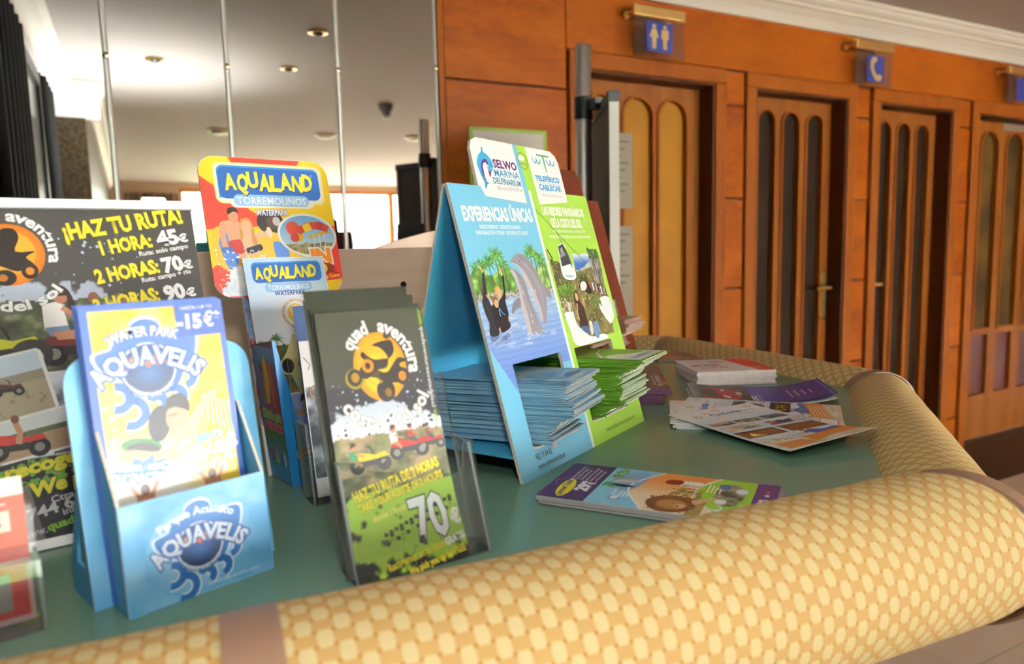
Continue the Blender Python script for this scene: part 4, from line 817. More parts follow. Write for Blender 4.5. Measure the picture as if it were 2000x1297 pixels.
top_g = stack(gl, 44, SL, SRZ, 0.236, -0.006, 0.0325, 0.0018, 0.036, 5, 0.099, 'green cable car leaflet on top of the right stack', 'green cable car leaflet in the right stack of the tent display', 'green leaflets in the tent display', 5)
topmap = lambda u, v, w: (u, v, 0.0022 + w + 0.003 * (1 - v / 0.21) ** 2)
P = Print(); P.grid(3, 4, 96, 120, 30, 40, lambda U, V: mix(hexs('#6fb6dc'), hexs('#e4eef6'), fbm(U * 0.04, V * 0.05, 4) * 2.4 - 0.7), 0.5); P.poly(smooth_loop([(30, 18), (60, 30), (84, 20), (60, 14)], 4), '#3f6cb4', 1); P.text('SELWO MARINA', 10, 70, 8, '#f4f6f8', 1.5, w=74, bold=0.03); P.build('printed_cover', top_b, topmap)
P = Print(); P.grid(3, 4, 96, 120, 30, 40, lambda U, V: mix(hexs('#8cc63f'), hexs('#f2f6ea'), np.clip((46 + 16 * np.sin(U * 0.06) - V) / 4, 0, 1)), 0.5); P.stroke([(10, 60), (50, 84), (92, 96)], 5, '#f2f6ea', 1, 1); P.text('TELEFÉRICO', 16, 14, 9, '#4a7ec0', 1.5, w=66, bold=0.03); P.build('printed_cover', top_g, topmap)
# darker leaflets lie in both displays' backs: second tent display behind
RB = mat('display_brown_card', '#5c2414', 0.32); RBI = mat('display_oxblood_inner', '#581c12', 0.3)
brown, bfront, bfm = tent_stand('russet tent display standing behind the blue and green one', (0.723, 1.166, ZT), 28.5, (RB, RBI, RBI)); brown.scale = (1.09, 1.09, 1.09)
PCOV = mat('pink_brown_leaflet_cover', '#a5775c', 0.35, noise=(50, '#c2a08c', 0.7)); PPAG = mat('pink_leaflet_pages', '#dcbfb0', 0.6, noise=(300, '#b98f80', 0.6))
pk = leaf_mesh('leaflet', 0.21, 0.099, 0.0022, [PCOV, PPAG], 0.002)
stack(pk, 30, (0.723, 1.166, ZT), 28.5, 0.257, 0.008, 0.0345, 0.0022, 0.05, 4, 0.099, 'brown leaflet on top of the right stack in the russet display', 'pinkish brown leaflet in the right stack of the russet display', 'leaflets in the russet display right slot', 8)
pk2 = leaf_mesh('leaflet', 0.21, 0.099, 0.0022, [mat('rust_leaflet_cover', '#9a6a48', 0.35, noise=(50, '#70452c', 0.7)), PPAG], 0.002)
stack(pk2, 22, (0.723, 1.166, ZT), 28.5, 0.096, 0.008, 0.0345, 0.0022, 0.05, 5, 0.099, 'rust leaflet on top of the left stack in the russet display', 'rust coloured leaflet in the left stack of the russet display', 'leaflets in the russet display left slot', 9)

# ------------------------------------------------------------------ helpers for leaflets that stand in a holder
def sheet(name, label, group, loc, rz, u0, u1, v1, fn, face, edge=None, parent=None, thick=0.0008):
    root = thing(name, label, 'leaflet', loc, rz, group)
    b = MB(); n = 60; vs = []
    for w_ in (-thick, 0):
        for j in range(n + 1):
            for u in (u0, u1): vs.append(fn(u, v1 * j / n, w_))
    k = 2 * (n + 1); fs = []
    for j in range(n):
        a = 2 * j
        fs += [(a + k, a + k + 1, a + k + 3, a + k + 2), (a + 1, a, a + 2, a + 3), (a, a + k, a + k + 2, a + 2), (a + k + 1, a + 1, a + 3, a + k + 3)]
    fs += [(0, 1, 1 + k, k), (2 * n + 1, 2 * n, 2 * n + k, 2 * n + 1 + k)]
    b.add(vs, fs); b.build('paper', face, root, smooth=False); return root
def curl(lean, y0, z0, v_b, depth):
    """leaning sheet whose lowest v_b bows forward by depth"""
    c, s_ = math.cos(math.radians(lean)), math.sin(math.radians(lean))
    def f(u, v, w):
        q = np.clip((v_b - v) / v_b, 0, None); fw = depth * q * q
        return (u + 0 * v, v * s_ - w * c + y0 - fw, v * c + w * s_ + z0 + 0 * u)
    return f

# ------------------------------------------------------------------ quad-ride poster in a white snap frame
PO = (-0.1034, 0.7465, ZT); poster = thing('poster_frame', 'quad ride price poster in a leaning frame with white rails', 'poster frame', PO, 8.5)
pf = lean_map(17.8)
WRAIL = mat('white_rail', '#f1f1ef', 0.3)
sheet_o = MB().slab([[(-0.058, 0.002), (0.1835, 0.002), (0.1835, 0.332), (-0.058, 0.332)]], -0.003, 0, pf).build('poster_sheet', mat('poster_backing', '#d9d7d3', 0.5), poster)
for v0, v1 in ((0.0, 0.009), (0.3255, 0.335)):
    b = MB(); b.slab([rrect(-0.060, v0, 0.1855, v1, 0.002)], -0.006, 0.004, pf); b.build('rail', WRAIL, poster, bevel=0.001)
b = MB(); b.slab([rrect(0.135, 0.333, 0.160, 0.340, 0.003)], -0.004, 0.002, pf); b.build('clip', WRAIL, poster)
b = MB(); b.slab([[(0.04, 0), (0.08, 0), (0.08, 0.30), (0.04, 0.30)]], 0, 0.003, lean_map(-9, 0.15)); b.build('easel_leg', WHITECARD, poster)
P = Print()
GREY = hexs('#4a4744')
def poster_bg(U, V):
    n = fbm(U * 0.09, V * 0.09, 5); sky = mix(hexs('#c9cfdb'), hexs('#aeb8cc'), (V - 200) / 60)
    t = (V - 248 - 26 * (n - 0.5) * 2.2 + np.clip((U - 78) * 0.9, 0, 90)) / 2.5
    return mix(sky, GREY, t)
P.grid(-58, 9, 183.5, 326, 150, 200, poster_bg, 1)
def country(U, V):
    n = fbm(U * 0.1, V * 0.12, 5); return mix(mix(hexs('#39352f'), hexs('#6c7a55'), n * 2 - 0.4), hexs('#a99a80'), (n - 0.6) * 4)
P.grid(-58, 162, 120, 236, 100, 44, country, 1.4, lambda U, V: V < 228 + 8 * fbm(U * 0.08, V * 0.0, 3))
quad_bike(P, 0, 168, 66, '#c8c832', 2); quad_bike(P, 62, 168, 62, '#7c3030', 2); quad_bike(P, 92, 172, 50, '#b5302c', 1.9); P.ell(24, 180, 17, 15, '#3a3734', 3, n=20); P.ell(25, 177, 8, 8, '#c9c3b4', 3.3, n=16)
P.poly([(36, 228), (52, 231), (56, 204), (36, 203)], '#f0ece6', 4); P.poly([(36, 205), (56, 206), (58, 196), (40, 196)], '#7d92b4', 4.2)
P.poly([(42, 200), (70, 202), (75, 196), (66, 178), (60, 178), (62, 192), (46, 192)], '#c98d6c', 4.3); P.stroke([(52, 224), (62, 216), (78, 214)], 5, '#c98d6c', 4.4); P.ell(52, 236, 6.5, 8, '#b87c5e', 4.4, n=14); P.poly(smooth_loop([(46, 240), (52, 247), (60, 240), (64, 222), (58, 222), (57, 236), (50, 242)], 3), '#3a241a', 4.7); P.rect(49, 236, 59, 238.5, '#1c1818', 4.9)
P.ell(80, 232, 5, 6.5, '#8a5a44', 4, n=12); P.poly([(72, 226), (88, 226), (90, 204), (72, 204)], '#2a2a30', 3.8); P.ell(104, 230, 5, 6, '#9a6a52', 4, n=12); P.rect(60, 210, 74, 220, '#dcdcd2', 4.1)
P.rect(-58, 84, 120, 162, '#dfe2e6', 2.6)
ph = lambda x0, y0, x1, y1, r, l: P.rr(x0 - 1.5, y0 - 1.5, x1 + 1.5, y1 + 1.5, 5, '#f2f2f0', l, r)
ph(32, 84, 118, 160, 0, 3); P.grid(32, 84, 118, 160, 40, 36, lambda U, V: mix(mix(hexs('#3b414a'), hexs('#c9d3dc'), fbm(U * 0.06, V * 0.12, 4) * 2 - 0.5), hexs('#dfe6ee'), (V - 140) / 12), 3.2); quad_bike(P, 70, 112, 30, '#7a2a30', 3.6)
P.poly(turn([(-58, 118), (33, 118), (36, 121), (36, 176), (33, 179), (-58, 179)], (-10, 150), 10), '#f4f4f2', 4); pts = turn([(-58, 120), (33, 120), (33, 177), (-58, 177)], (-10, 150), 10)
P.poly(pts, '#b3a68e', 4.3); P.poly(turn([(-58, 158), (33, 158), (33, 177), (-58, 177)], (-10, 150), 10), '#cbdcec', 4.5); P.poly(turn([(-58, 150), (33, 150), (33, 159), (-58, 159)], (-10, 150), 10), '#9c9484', 4.6); quad_bike(P, 2, 143, 24, '#5a2c30', 4.9); splat(P, -50, 122, 30, 145, 60, '#9a8a6c', 4.7, 21, 3)
P.poly(turn([(-58, 82), (60, 82), (60, 122), (-58, 122)], (0, 100), 8), '#f4f4f2', 3.5); P.poly(turn([(-58, 84), (58, 84), (58, 104), (-58, 104)], (0, 100), 8), '#b99a78', 3.8); P.poly(turn([(-58, 104), (58, 104), (58, 120), (-58, 120)], (0, 100), 8), '#dfe3e6', 3.8); P.poly(turn([(-58, 102), (58, 102), (58, 107), (-58, 107)], (0, 100), 8), '#6a7350', 3.9)
quad_bike(P, 5, 85, 46, '#c43a34', 4.2); P.stroke([(6, 98), (8, 108), (5, 118)], 5, '#c99676', 4.6); P.ell(5, 121, 3.4, 4, '#7a4a34', 4.7, n=10)
# lower dark band
P.rect(-58, 9, 183.5, 83, '#2c2c30', 3.4); P.poly([(-58, 9), (18, 9), (10, 60), (-58, 60)], '#7b756e', 3.6); splat(P, -10, 58, 120, 82, 160, '#79b043', 4, 31, 6, 1.0)
P.build('printed_picture', sheet_o, pf, INK_GLOSS)
P = Print()
splat(P, 50, 225, 140, 300, 60, '#b9c8de', 1.6, 33, 2.2, 0.4)
R_ = 9.6
def yl(t, x, y, h, w): P.text(t, x, y, h, '#f0e03a', 5, w=w, bold=0.05, rot=R_, out='#5a4a12', ow=0.02)
def wh(t, x, y, h, w, b=0.05): P.text(t, x, y, h, '#f4f4f4', 5, w=w, bold=b, rot=R_, out='#5c4a44', ow=0.015)
yl('¡HAZ TU RUTA!', 63, 293, 16.5, 112); yl('1 HORA:', 93, 277, 14, 48); wh('45', 147, 285.3, 15.5, 20); wh('€', 168, 289, 8.5, 8); wh('Ruta: solo campo', 127, 274.5, 5, 49, 0.03)
yl('2 HORAS:', 85.5, 246.8, 14, 59); wh('70', 149, 255.8, 15.5, 19); wh('€', 169, 259, 8.5, 8); wh('Ruta: campo + río', 126, 245.9, 5, 49, 0.03)
yl('3 HORAS:', 81, 216, 14, 60); wh('90', 147, 225, 15.5, 19); wh('€', 168, 228, 8.5, 8)
P.build('printed_lettering', sheet_o, pf, INK_GLOSS); P = Print()
P.ell(14.5, 279, 29.5, 31, '#f0a030', 4, 0, 32, '#d07018'); P.ell(14.5, 281, 22, 22, '#f6b83c', 4.3, 0, 28, '#f0a030')
P.poly(smooth_loop([(-18, 262), (-8, 270), (6, 268), (20, 262), (34, 268), (28, 276), (36, 282), (20, 282), (24, 296), (20, 305), (10, 304), (8, 292), (-4, 286), (-14, 284)], 3), '#241a14', 4.8); P.ell(30, 262, 7, 8, '#241a14', 5, n=16); P.ell(30, 262, 3.6, 4, '#d08028', 5.2, n=12); P.ell(10, 256, 9, 8, '#241a14', 5, n=16); P.ell(8, 256, 4, 3.6, '#b06c20', 5.2, n=12)
P.text('aventura', 0, 0, 11, '#f4f4f4', 5.5, bold=0.03, arc=(14.5, 279, 32.5, 88, -14, 34), out='#6a6662', ow=0.025); P.text('del sol', 0, 0, 10, '#f4f4f4', 5.5, bold=0.03, arc=(14.5, 279, 44, 258, 318, 46), out='#6a6662', ow=0.025)
P.build('printed_logo', sheet_o, pf, INK_GLOSS); P = Print()
P.text('recogemos', -6, 67, 12, '#ece23a', 5.5, w=92, bold=0.05, rot=8, shear=0.15, out='#3c4a14', ow=0.03); P.text('We pick you up', 11, 48, 12, '#ece23a', 5.5, w=120, bold=0.05, rot=8, shear=0.15, out='#3c4a14', ow=0.03)
P.text('Ctra.', 26, 40, 6, '#d0d0d4', 5, w=20, rot=8); P.text('952 744 6', -22, 23, 10, '#d4d4da', 5, w=66, bold=0.03, rot=9); P.text('info', 34, 27, 6, '#c8c8cc', 5, w=14, rot=9); P.text('www.', 2, 12, 6.5, '#d0d0d4', 5, w=18, rot=9); P.text('quadaventura', 21, 15.5, 7, '#8cc43c', 5, w=60, bold=0.04, rot=9)
P.build('printed_lettering', sheet_o, pf, INK_GLOSS)

# ------------------------------------------------------------------ blue card holder of the water park with yellow leaflets
AQ = (-0.0195, 0.5659, ZT); aq = thing('leaflet_holder', 'sky blue card holder with the round water park logo', 'leaflet holder', AQ, 18.7)
def sky_card(name, c1, c2):
    return mat(name, c1, 0.45, noise=(22, c2, 0.8))
SKY = sky_card('sky_blue_card', '#5aa9dc', '#86c6ea'); SKYD = sky_card('sky_blue_card_side', '#4a9ace', '#5fb0de')
pk_ = lean_map(5.5); fr_o = MB().slab([[(0, 0), (0.113, 0), (0.1125, 0.082), (0.0005, 0.082)]], -0.0025, 0, pk_, 0, 1).build('pocket_front', [SKY, KRAFT], aq)
bk_ = lean_map(9, 0.032); MB().slab([[(-0.013, 0), (0.131, 0)] + rrect(-0.013, 0.1, 0.131, 0.190, 0.022, 6)[14:28]], -0.0025, 0, bk_, 0, 1).build('back_board', [SKY, KRAFT], aq)
for x in (0.0, 0.1105):
    MB().slab([[(0.0022, 0.001), (0.0335, 0.001), (0.052, 0.135), (0.044, 0.137), (0.0085, 0.0815)]], x, x + 0.0025, lambda a, b, c: (c, a, b), 0, 1).build('pocket_side', [SKYD, KRAFT], aq)
MB().box(0.0025, 0.1105, 0.003, 0.033, 0.0005, 0.003).build('pocket_floor', SKYD, aq)
for x in (-0.012, 0.12):
    MB().slab([[(0.036, 0), (0.085, 0), (0.085, 0.02), (0.052, 0.10)], [(0.050, 0.028), (0.056, 0.062), (0.066, 0.042), (0.068, 0.028)]], x, x + 0.0025, lambda a, b, c: (c, a, b)).build('easel_side', SKYD, aq)
def aqua_logo(P, cx, cy, k, blob, l=2, ring='#f2f4f6'):
    q = lambda pts: [(cx + x * k, cy + y * k) for x, y in pts]
    body = [(-22, -6), (-34, 2), (-38, 14), (-26, 18), (-22, 27), (-12, 27), (-9, 36), (1, 40), (11, 36), (14, 26), (24, 27), (39, 25), (37, 8), (28, -2), (22, -14), (10, -22), (-8, -22), (-18, -14)]
    curls = [((-26, -20), 9, 95, -110), ((-17, -33), 10, 80, -120), ((3, -29), 6, 150, -60), ((17, -25), 7, 120, -80), ((27, -10), 7, 130, -90)]
    P.poly(smooth_loop(q([(x * 1.07, y * 1.07) for x, y in body]), 4), ring, l); 
    for (x, y), r_, a0, a1 in curls: P.arc(cx + x * k, cy + y * k, r_ * k, a0, a1, 9.5 * k, ring, l)
    P.poly(smooth_loop(q(body), 4), blob, l + 0.5)
    for (x, y), r_, a0, a1 in curls: P.arc(cx + x * k, cy + y * k, r_ * k, a0, a1, 6.6 * k, blob, l + 0.5)
    P.ell(cx, cy, 21 * k, 21 * k, '#e9eef2', l + 1, n=40); P.ell(cx, cy, 19.6 * k, 19.6 * k, '#24406e', l + 1.3, n=40); P.ell(cx, cy - 3 * k, 16 * k, 13 * k, '#3a6cb0', l + 1.6, 0, 32, '#1f3a66')
    for i in range(9): P.ell(cx + (-15 + i * 3.8) * k, cy + (5 + (i % 2) * 1.5) * k, 2.8 * k, 4 * k, ('#e8702c', '#f0a030')[i % 2], l + 2, n=10)
    P.text('TORRE DEL MAR', 0, 0, 3.6 * k, '#dfe6ee', l + 2.4, bold=0.02, arc=(cx, cy, 19 * k, 218, 322))
    A_ = (cx, cy - 46 * k, 50 * k, 136, 44)
    P.text('AQUAVELIS', 0, 0, 14 * k, '#2f5fae', l + 3, bold=0.11, arc=A_); P.text('AQUAVELIS', 0, 0, 14 * k, '#dfeaf6', l + 3.8, bold=0.035, arc=A_)
P = Print()
def sky(U, V): return mix(hexs('#4d9fd8'), hexs('#8fcaee'), fbm(U * 0.03, V * 0.04, 4) * 2 - 0.5)
P.grid(1, 1, 112, 81, 44, 32, sky, 0.6); P.build('printed_sky', fr_o, pk_)
P = Print(); P.ell(56, 38, 42, 36, '#bfe2f6', 1, 20, 40, '#6fb4e2'); aqua_logo(P, 55.5, 38, 0.86, '#2f72bc', 1.5, '#d8ecf8')
P.text('Parque Acuático', 0, 0, 6, '#e6f2fa', 5, bold=0.035, arc=(55, 10, 52, 122, 58)); P.text('www.aquavelis.com', 58, 4.6, 3.4, '#dceefa', 3, w=42, bold=0.0, rot=-0.6)
P.build('printed_logo', fr_o, pk_)
AQL = 'leaflets in the sky blue holder'
BLUEP = mat('royal_blue_paper', '#3f63b8', 0.4)
for i in range(3):
    sheet('leaflet', ['rearmost royal blue edged water park leaflet in the sky blue holder', 'third water park leaflet in the sky blue holder', 'second water park leaflet in the sky blue holder'][i], AQL, AQ, 18.7, -0.0015 + i * 0.0006, 0.107 + i * 0.0004, 0.2245 - i * 0.0004, lean_map(9, 0.0275 - i * 0.0022, 0.0035), BLUEP)
lf = lean_map(9, 0.0205, 0.0035); aql = sheet('leaflet', 'front yellow water park leaflet with a minus fifteen euro corner', AQL, AQ, 18.7, 0.0, 0.1085, 0.2225, lf, BLUEP)
P = Print()
def sunny(U, V):
    n = fbm(U * 0.06, V * 0.06, 4); c = mix(hexs('#f7e27a'), hexs('#f2c024'), (n - 0.35) * 2.4); c = mix(c, hexs('#e9b52c'), ((U - 60) / 40) * (V < 165) * (V > 110) * 0.7); return mix(c, hexs('#fdf6e4'), np.clip((128 - V) / 26, 0, 1) * np.clip((95 - U) / 40, 0, 1))
P.grid(6, 3, 104, 219.5, 60, 120, sunny, 1)
splat(P, 70, 120, 104, 160, 110, '#d9a21c', 1.4, 41, 1.2, 0.3); splat(P, 8, 95, 60, 150, 120, '#fdf8ec', 1.4, 42, 2.4, 0.4)
aqua_logo(P, 44, 172, 0.98, '#4a78c8', 1.8); P.text('WATER PARK', 0, 0, 7.5, '#e9eef6', 7.6, bold=0.035, arc=(44, 140, 58, 116, 66), out='#3a62b0', ow=0.06)
P.rect(69, 194, 108.5, 222, '#3f63b8', 5); P.text('HASTA / UP TO', 74, 216, 2.6, '#e8ecf6', 5.4, w=26); P.text('-15', 70, 201, 11, '#f2f4f8', 5.4, w=19, bold=0.05, rot=-1); P.text('€*', 92, 201, 12, '#f2f4f8', 5.4, w=13, bold=0.03, rot=-1)
# swimmer on rings
P.poly(smooth_loop([(74, 146), (88, 150), (100, 142), (104, 120), (104, 98), (94, 92), (78, 100), (84, 122), (80, 136)], 4), '#f0c41c', 4)
for i in range(7): P.stroke([(82 + i * 3.4, 146 - i * 1.5), (80 + i * 4, 126 - i * 3)], 1.3, '#6f9ad0', 4.4)
P.ell(46, 128, 8.5, 14.5, '#23262a', 4.2, -12, 20); P.ell(31, 113, 15, 6.5, '#2c7a3c', 4.2, -14, 22); P.ell(32, 111, 12, 4.6, '#1d2422', 4.5, -14, 20)
P.poly(smooth_loop([(60, 118), (66, 126), (78, 138), (84, 146), (94, 148), (92, 141), (82, 134), (74, 118), (72, 104), (58, 98), (38, 98), (16, 104), (14, 110), (22, 112), (40, 107), (52, 108)], 4), '#e8b394', 4.8)
P.ell(60, 131, 8.5, 12, '#e2aa88', 5.1, -10, 22); P.poly(smooth_loop([(51, 137), (55, 147), (64, 149.5), (70, 144), (70, 134), (66, 136), (58, 139)], 4), '#241c1a', 5.4); P.rect(53, 132, 60, 133.6, '#b07a5c', 5.3); P.stroke([(58, 122), (62, 118), (60, 112)], 5, '#e8b394', 5.5)
b = [(28 + (22 if i % 2 == 0 else 13) * math.cos(math.pi * i / 11) * 1.15, 95 + (11 if i % 2 == 0 else 6.5) * math.sin(math.pi * i / 11)) for i in range(22)]
P.poly(b, '#5a8ad0', 5.6); P.text('NUEVA · NEW', 13, 97, 4.6, '#f0f4fa', 6, w=32, bold=0.04, rot=-8); P.text('ATTRACTION', 9, 89.5, 5.6, '#f0f4fa', 6, w=41, bold=0.05, rot=-8)
splat(P, 56, 84, 104, 112, 90, '#e6f2fa', 5.3, 43, 4.5, 1.0); P.text('BIG', 74, 107, 6, '#7fb2e0', 6.1, w=16, bold=0.05, rot=6); P.text('SPLASH!', 61, 93.5, 9, '#f4f6f8', 6.2, w=42, bold=0.05, rot=5, out='#8a9098', ow=0.03)
for x in (29, 81): P.ell(x, 80, 3.6, 4.4, '#5a3426', 6, n=12); P.stroke([(x - 10, 84), (x - 4, 74)], 3.4, '#c98c6c', 5.9); P.stroke([(x + 10, 85), (x + 4, 74)], 3.4, '#c98c6c', 5.9); P.poly([(x - 6, 77), (x + 6, 77), (x + 8, 68), (x - 8, 68)], '#c98c6c', 5.8)
P.build('printed_picture', aql, lf)

# ------------------------------------------------------------------ yellow and red waterpark display with its leaflet
AL = (0.1425, 0.8056, ZT); al = thing('leaflet_display', 'yellow and red waterpark display board on a narrow blue box', 'display stand', AL, 12)
BLUEC = mat('bright_blue_card', '#2f8fcf', 0.35)
bd = lean_map(13, 0.060); 
outl = [(-0.004, 0), (0.112, 0), (0.112, 0.216)] + rrect(-0.034, 0.2155, 0.1305, 0.3895, 0.020, 6)[7:28] + rrect(-0.034, 0.2155, 0.1305, 0.3895, 0.020, 6)[0:7] + [(-0.004, 0.2155)]
outl = [(-0.004, 0), (0.112, 0), (0.112, 0.2155)] + rrect(-0.034, 0.2155, 0.1305, 0.3895, 0.020, 6)[7:] + rrect(-0.034, 0.2155, 0.1305, 0.3895, 0.020, 6)[:7] + [(-0.004, 0.2155)]
bo = MB().slab([outl], -0.003, 0, bd, 0, 1).build('display_board', [WHITECARD, KRAFT], al)
skew = lambda z: -0.0136 * z / 0.167
fro = MB().slab([[(0, 0), (0.118, 0), (0.131, 0.167), (0.128, 0.166), (0.121, 0.140), (0.104, 0.062), (0.100, 0.057), (0.020, 0.057), (0.0147, 0.0605), (-0.0048, 0.1427), (-0.0105, 0.166), (-0.0136, 0.167)]], -0.0015, 0, lambda a, b, c: (a, -c, b)).build('box_front', [BLUEC], al)
sdm = lambda a, b, c: (skew(b) - c, a, b)
sdo = MB().slab([[(0.0018, 0), (0.0595, 0), (0.066, 0.157), (0.0018, 0.167)]], -0.0015, 0, sdm).build('box_side', [mat('photo_side_card', '#7c5a66', 0.4)], al)
MB().slab([[(0.0018, 0), (0.0595, 0), (0.066, 0.157), (0.0018, 0.167)]], 0, 0.0015, lambda a, b, c: (0.118 + 0.0136 * b / 0.167 - c, a, b)).build('box_side', [BLUEC], al)
MB().box(0.001, 0.117, 0.002, 0.058, 0.045, 0.047).build('box_floor', [BLUEC], al)
P = Print()
def rays(U, V):
    a = np.degrees(np.arctan2(V - 303, U - 48)) % 360; r_ = ((a > 62) & (a < 118) & (V > 375)) | ((a > 143) & (a < 183)) | ((a > 212) & (a < 262)) | ((a > 318) | (a < 0))
    return np.where(r_[..., None], hexs('#e2402c'), mix(hexs('#fbd428'), hexs('#f6c21c'), (380 - V) / 120))
oin = [(x * 1000, y * 1000) for x, y in rrect(-0.0335, 0.216, 0.130, 0.389, 0.0195, 6)]
inside = lambda U, V: (np.clip(np.abs(U - 48.25) - 62.2, 0, None) ** 2 + np.clip(np.abs(V - 302.5) - 67, 0, None) ** 2) < 19.6 ** 2
P.grid(-34, 216, 130.5, 389.3, 150, 156, rays, 1, inside)
P.grid(-4, 60, 112, 216, 58, 78, lambda U, V: mix(mix(hexs('#4f8fd0'), hexs('#e8eef2'), fbm(U * 0.12, V * 0.12, 4) * 2 - 0.4), hexs('#c23a30'), (fbm(U * 0.2 + 5, V * 0.05, 3) - 0.6) * 6), 1)
def glow(U, V):
    return mix(hexs('#fbf2dc'), hexs('#fbd83c'), ((np.abs(U - 52) - 58).clip(0) ** 2 + (np.abs(V - 358) - 14).clip(0) ** 2) ** 0.5 / 16)
P.rr(-18, 331, 122, 383, 9, '#fbe69a', 1.3); P.rr(-16, 333, 120, 381, 8, '#fdf3d6', 1.5)
P.rr(-13.5, 338, 117, 379, 8, '#3d8fd0', 1.8, 0, (0, 1, 1, 1)); P.rr(-12.5, 337, 116.5, 376.5, 8, '#2460b0', 2.0); P.rr(-2, 326, 106, 344, 8, '#fdf3e0', 1.7); P.rr(2.5, 328.3, 99.5, 342.6, 7, '#9cc4ea', 2.4)
def wavy(P, body, x, y, h, w, l, seed=0):
    off = [-1.5, -2.2, 2.0, -1.2, -1.4, 0.6, -0.5, 0.5]; rt = [3, -4, 2, -3, -2, 2, -5, -4]; n = len(body); cw = w / n
    for i, ch in enumerate(body):
        P.text(ch, x + i * cw + cw * 0.02, y + off[i % 8] * h / 20, h * (1.06 if i % 2 else 0.98), '#f8e43a', l, w=cw * 0.86, bold=0.05, rot=rt[i % 8], sh=('#1c3f7c', h * 0.03, -h * 0.06))
wavy(P, 'AQUALAND', -4.5, 350, 19.5, 112, 4); P.text('TORREMOLINOS', 7, 330.6, 9, '#f4f6f8', 4, w=88, bold=0.015); P.text('WATERPARK', 28, 316.6, 7.2, '#f4f6fa', 6, w=40, bold=0.03, out='#23408c', ow=0.05)
P.arc(107.5, 370, 1.4, 0, 360, 0.4, '#dfe8f4', 4, 12)
P.build('printed_logo', bo, bd)
P = Print()
# bathers on a yellow ring
P.ell(44, 308, 17, 15, '#2a2422', 1.6, n=24); P.ell(48, 308, 9, 9, '#5a4030', 1.9, n=20); P.ell(52, 309, 5, 6, '#c9c6c2', 2.1, n=14)
P.poly(smooth_loop([(-30, 290), (-22, 302), (-6, 300), (20, 292), (44, 296), (60, 284), (56, 262), (40, 248), (10, 250), (-16, 248), (-28, 262)], 4), '#f2b83a', 1.8); P.poly(smooth_loop([(-22, 282), (-14, 296), (-2, 288), (-2, 258), (-14, 250)], 4), '#5a86d0', 2.0); P.poly(smooth_loop([(44, 282), (60, 278), (62, 262), (48, 256)], 4), '#5a86d0', 2.0)
P.poly(smooth_loop([(-18, 306), (-8, 310), (8, 306), (10, 290), (6, 280), (-8, 282), (-12, 296)], 4), '#d9a07c', 2.4); P.poly(smooth_loop([(-18, 306), (-20, 292), (-18, 276), (-12, 274), (-13, 290), (-11, 302)], 4), '#d39a76', 2.6); P.ell(-1, 315, 6, 8.5, '#cf9470', 2.7, n=16); P.poly(smooth_loop([(-7, 317), (-6, 325), (3, 326), (6, 319), (0, 321)], 3), '#2a1c16', 2.9); P.poly(smooth_loop([(-10, 284), (10, 286), (12, 276), (2, 268), (-8, 274)], 4), '#b2332a', 2.8); P.stroke([(2, 278), (4, 264), (6, 250)], 8, '#d9a07c', 2.7); P.rr(-20, 271, -6, 277, 3, '#3f66a8', 3)
P.poly(smooth_loop([(6, 296), (18, 298), (26, 286), (24, 268), (10, 266), (6, 280)], 4), '#e2b090', 3); P.ell(13, 302, 6.5, 8.5, '#e0ab88', 3.3, n=16); P.poly(smooth_loop([(5, 304), (8, 312), (18, 312), (22, 300), (24, 280), (18, 282), (18, 298), (10, 306), (8, 290), (4, 284)], 3), '#c98f4a', 3.1); P.rr(9, 270, 30, 278, 3, '#23222a', 3.6, 16); P.stroke([(22, 292), (34, 292), (42, 297)], 6, '#e2b090', 3.4); P.ell(41, 295, 3.4, 7, '#efd2c0', 3.8, 10, 12)
r = random.Random(11)
def foam(U, V): return mix(hexs('#e9eef2'), hexs('#f7f7f4'), fbm(U * 0.3, V * 0.3, 3))
P.grid(-33, 217, 130, 275, 120, 44, lambda U, V: mix(hexs('#b9d4ea'), hexs('#f6f6f3'), fbm(U * 0.2, V * 0.2, 4) * 2 - 0.3), 2.2, lambda U, V: inside(U, V) & (V < 219 + 36 * np.exp(-((U + 4) / 17.0) ** 2) + 40 * np.exp(-((U - 34) / 14.0) ** 2) + 22 * (fbm(U * 0.25, V * 0.2, 4) - 0.5)))
splat(P, -28, 225, 40, 275, 220, '#f6f6f3', 4, 51, 1.8, 0.3)
P.ell(90.5, 291, 39, 28, '#f4f2ea', 3.8, -6, 40)
P.grid(50, 262, 130, 320, 60, 46, lambda U, V: mix(hexs('#cfe2f0'), hexs('#6fa6d8'), (V - 270) / 45), 4.2, lambda U, V: (((U - 90.5) + (V - 291) * 0.1) / 37) ** 2 + ((V - 291) / 26) ** 2 < 1)
P.grid(50, 262, 130, 295, 60, 30, lambda U, V: mix(hexs('#4c4a34'), hexs('#b9a878'), fbm(U * 0.2, V * 0.25, 4) * 2 - 0.4), 4.5, lambda U, V: ((((U - 90.5) + (V - 291) * 0.1) / 37) ** 2 + ((V - 291) / 26) ** 2 < 1) & (V < 278 + 6 * fbm(U * 0.15, V * 0, 3)))
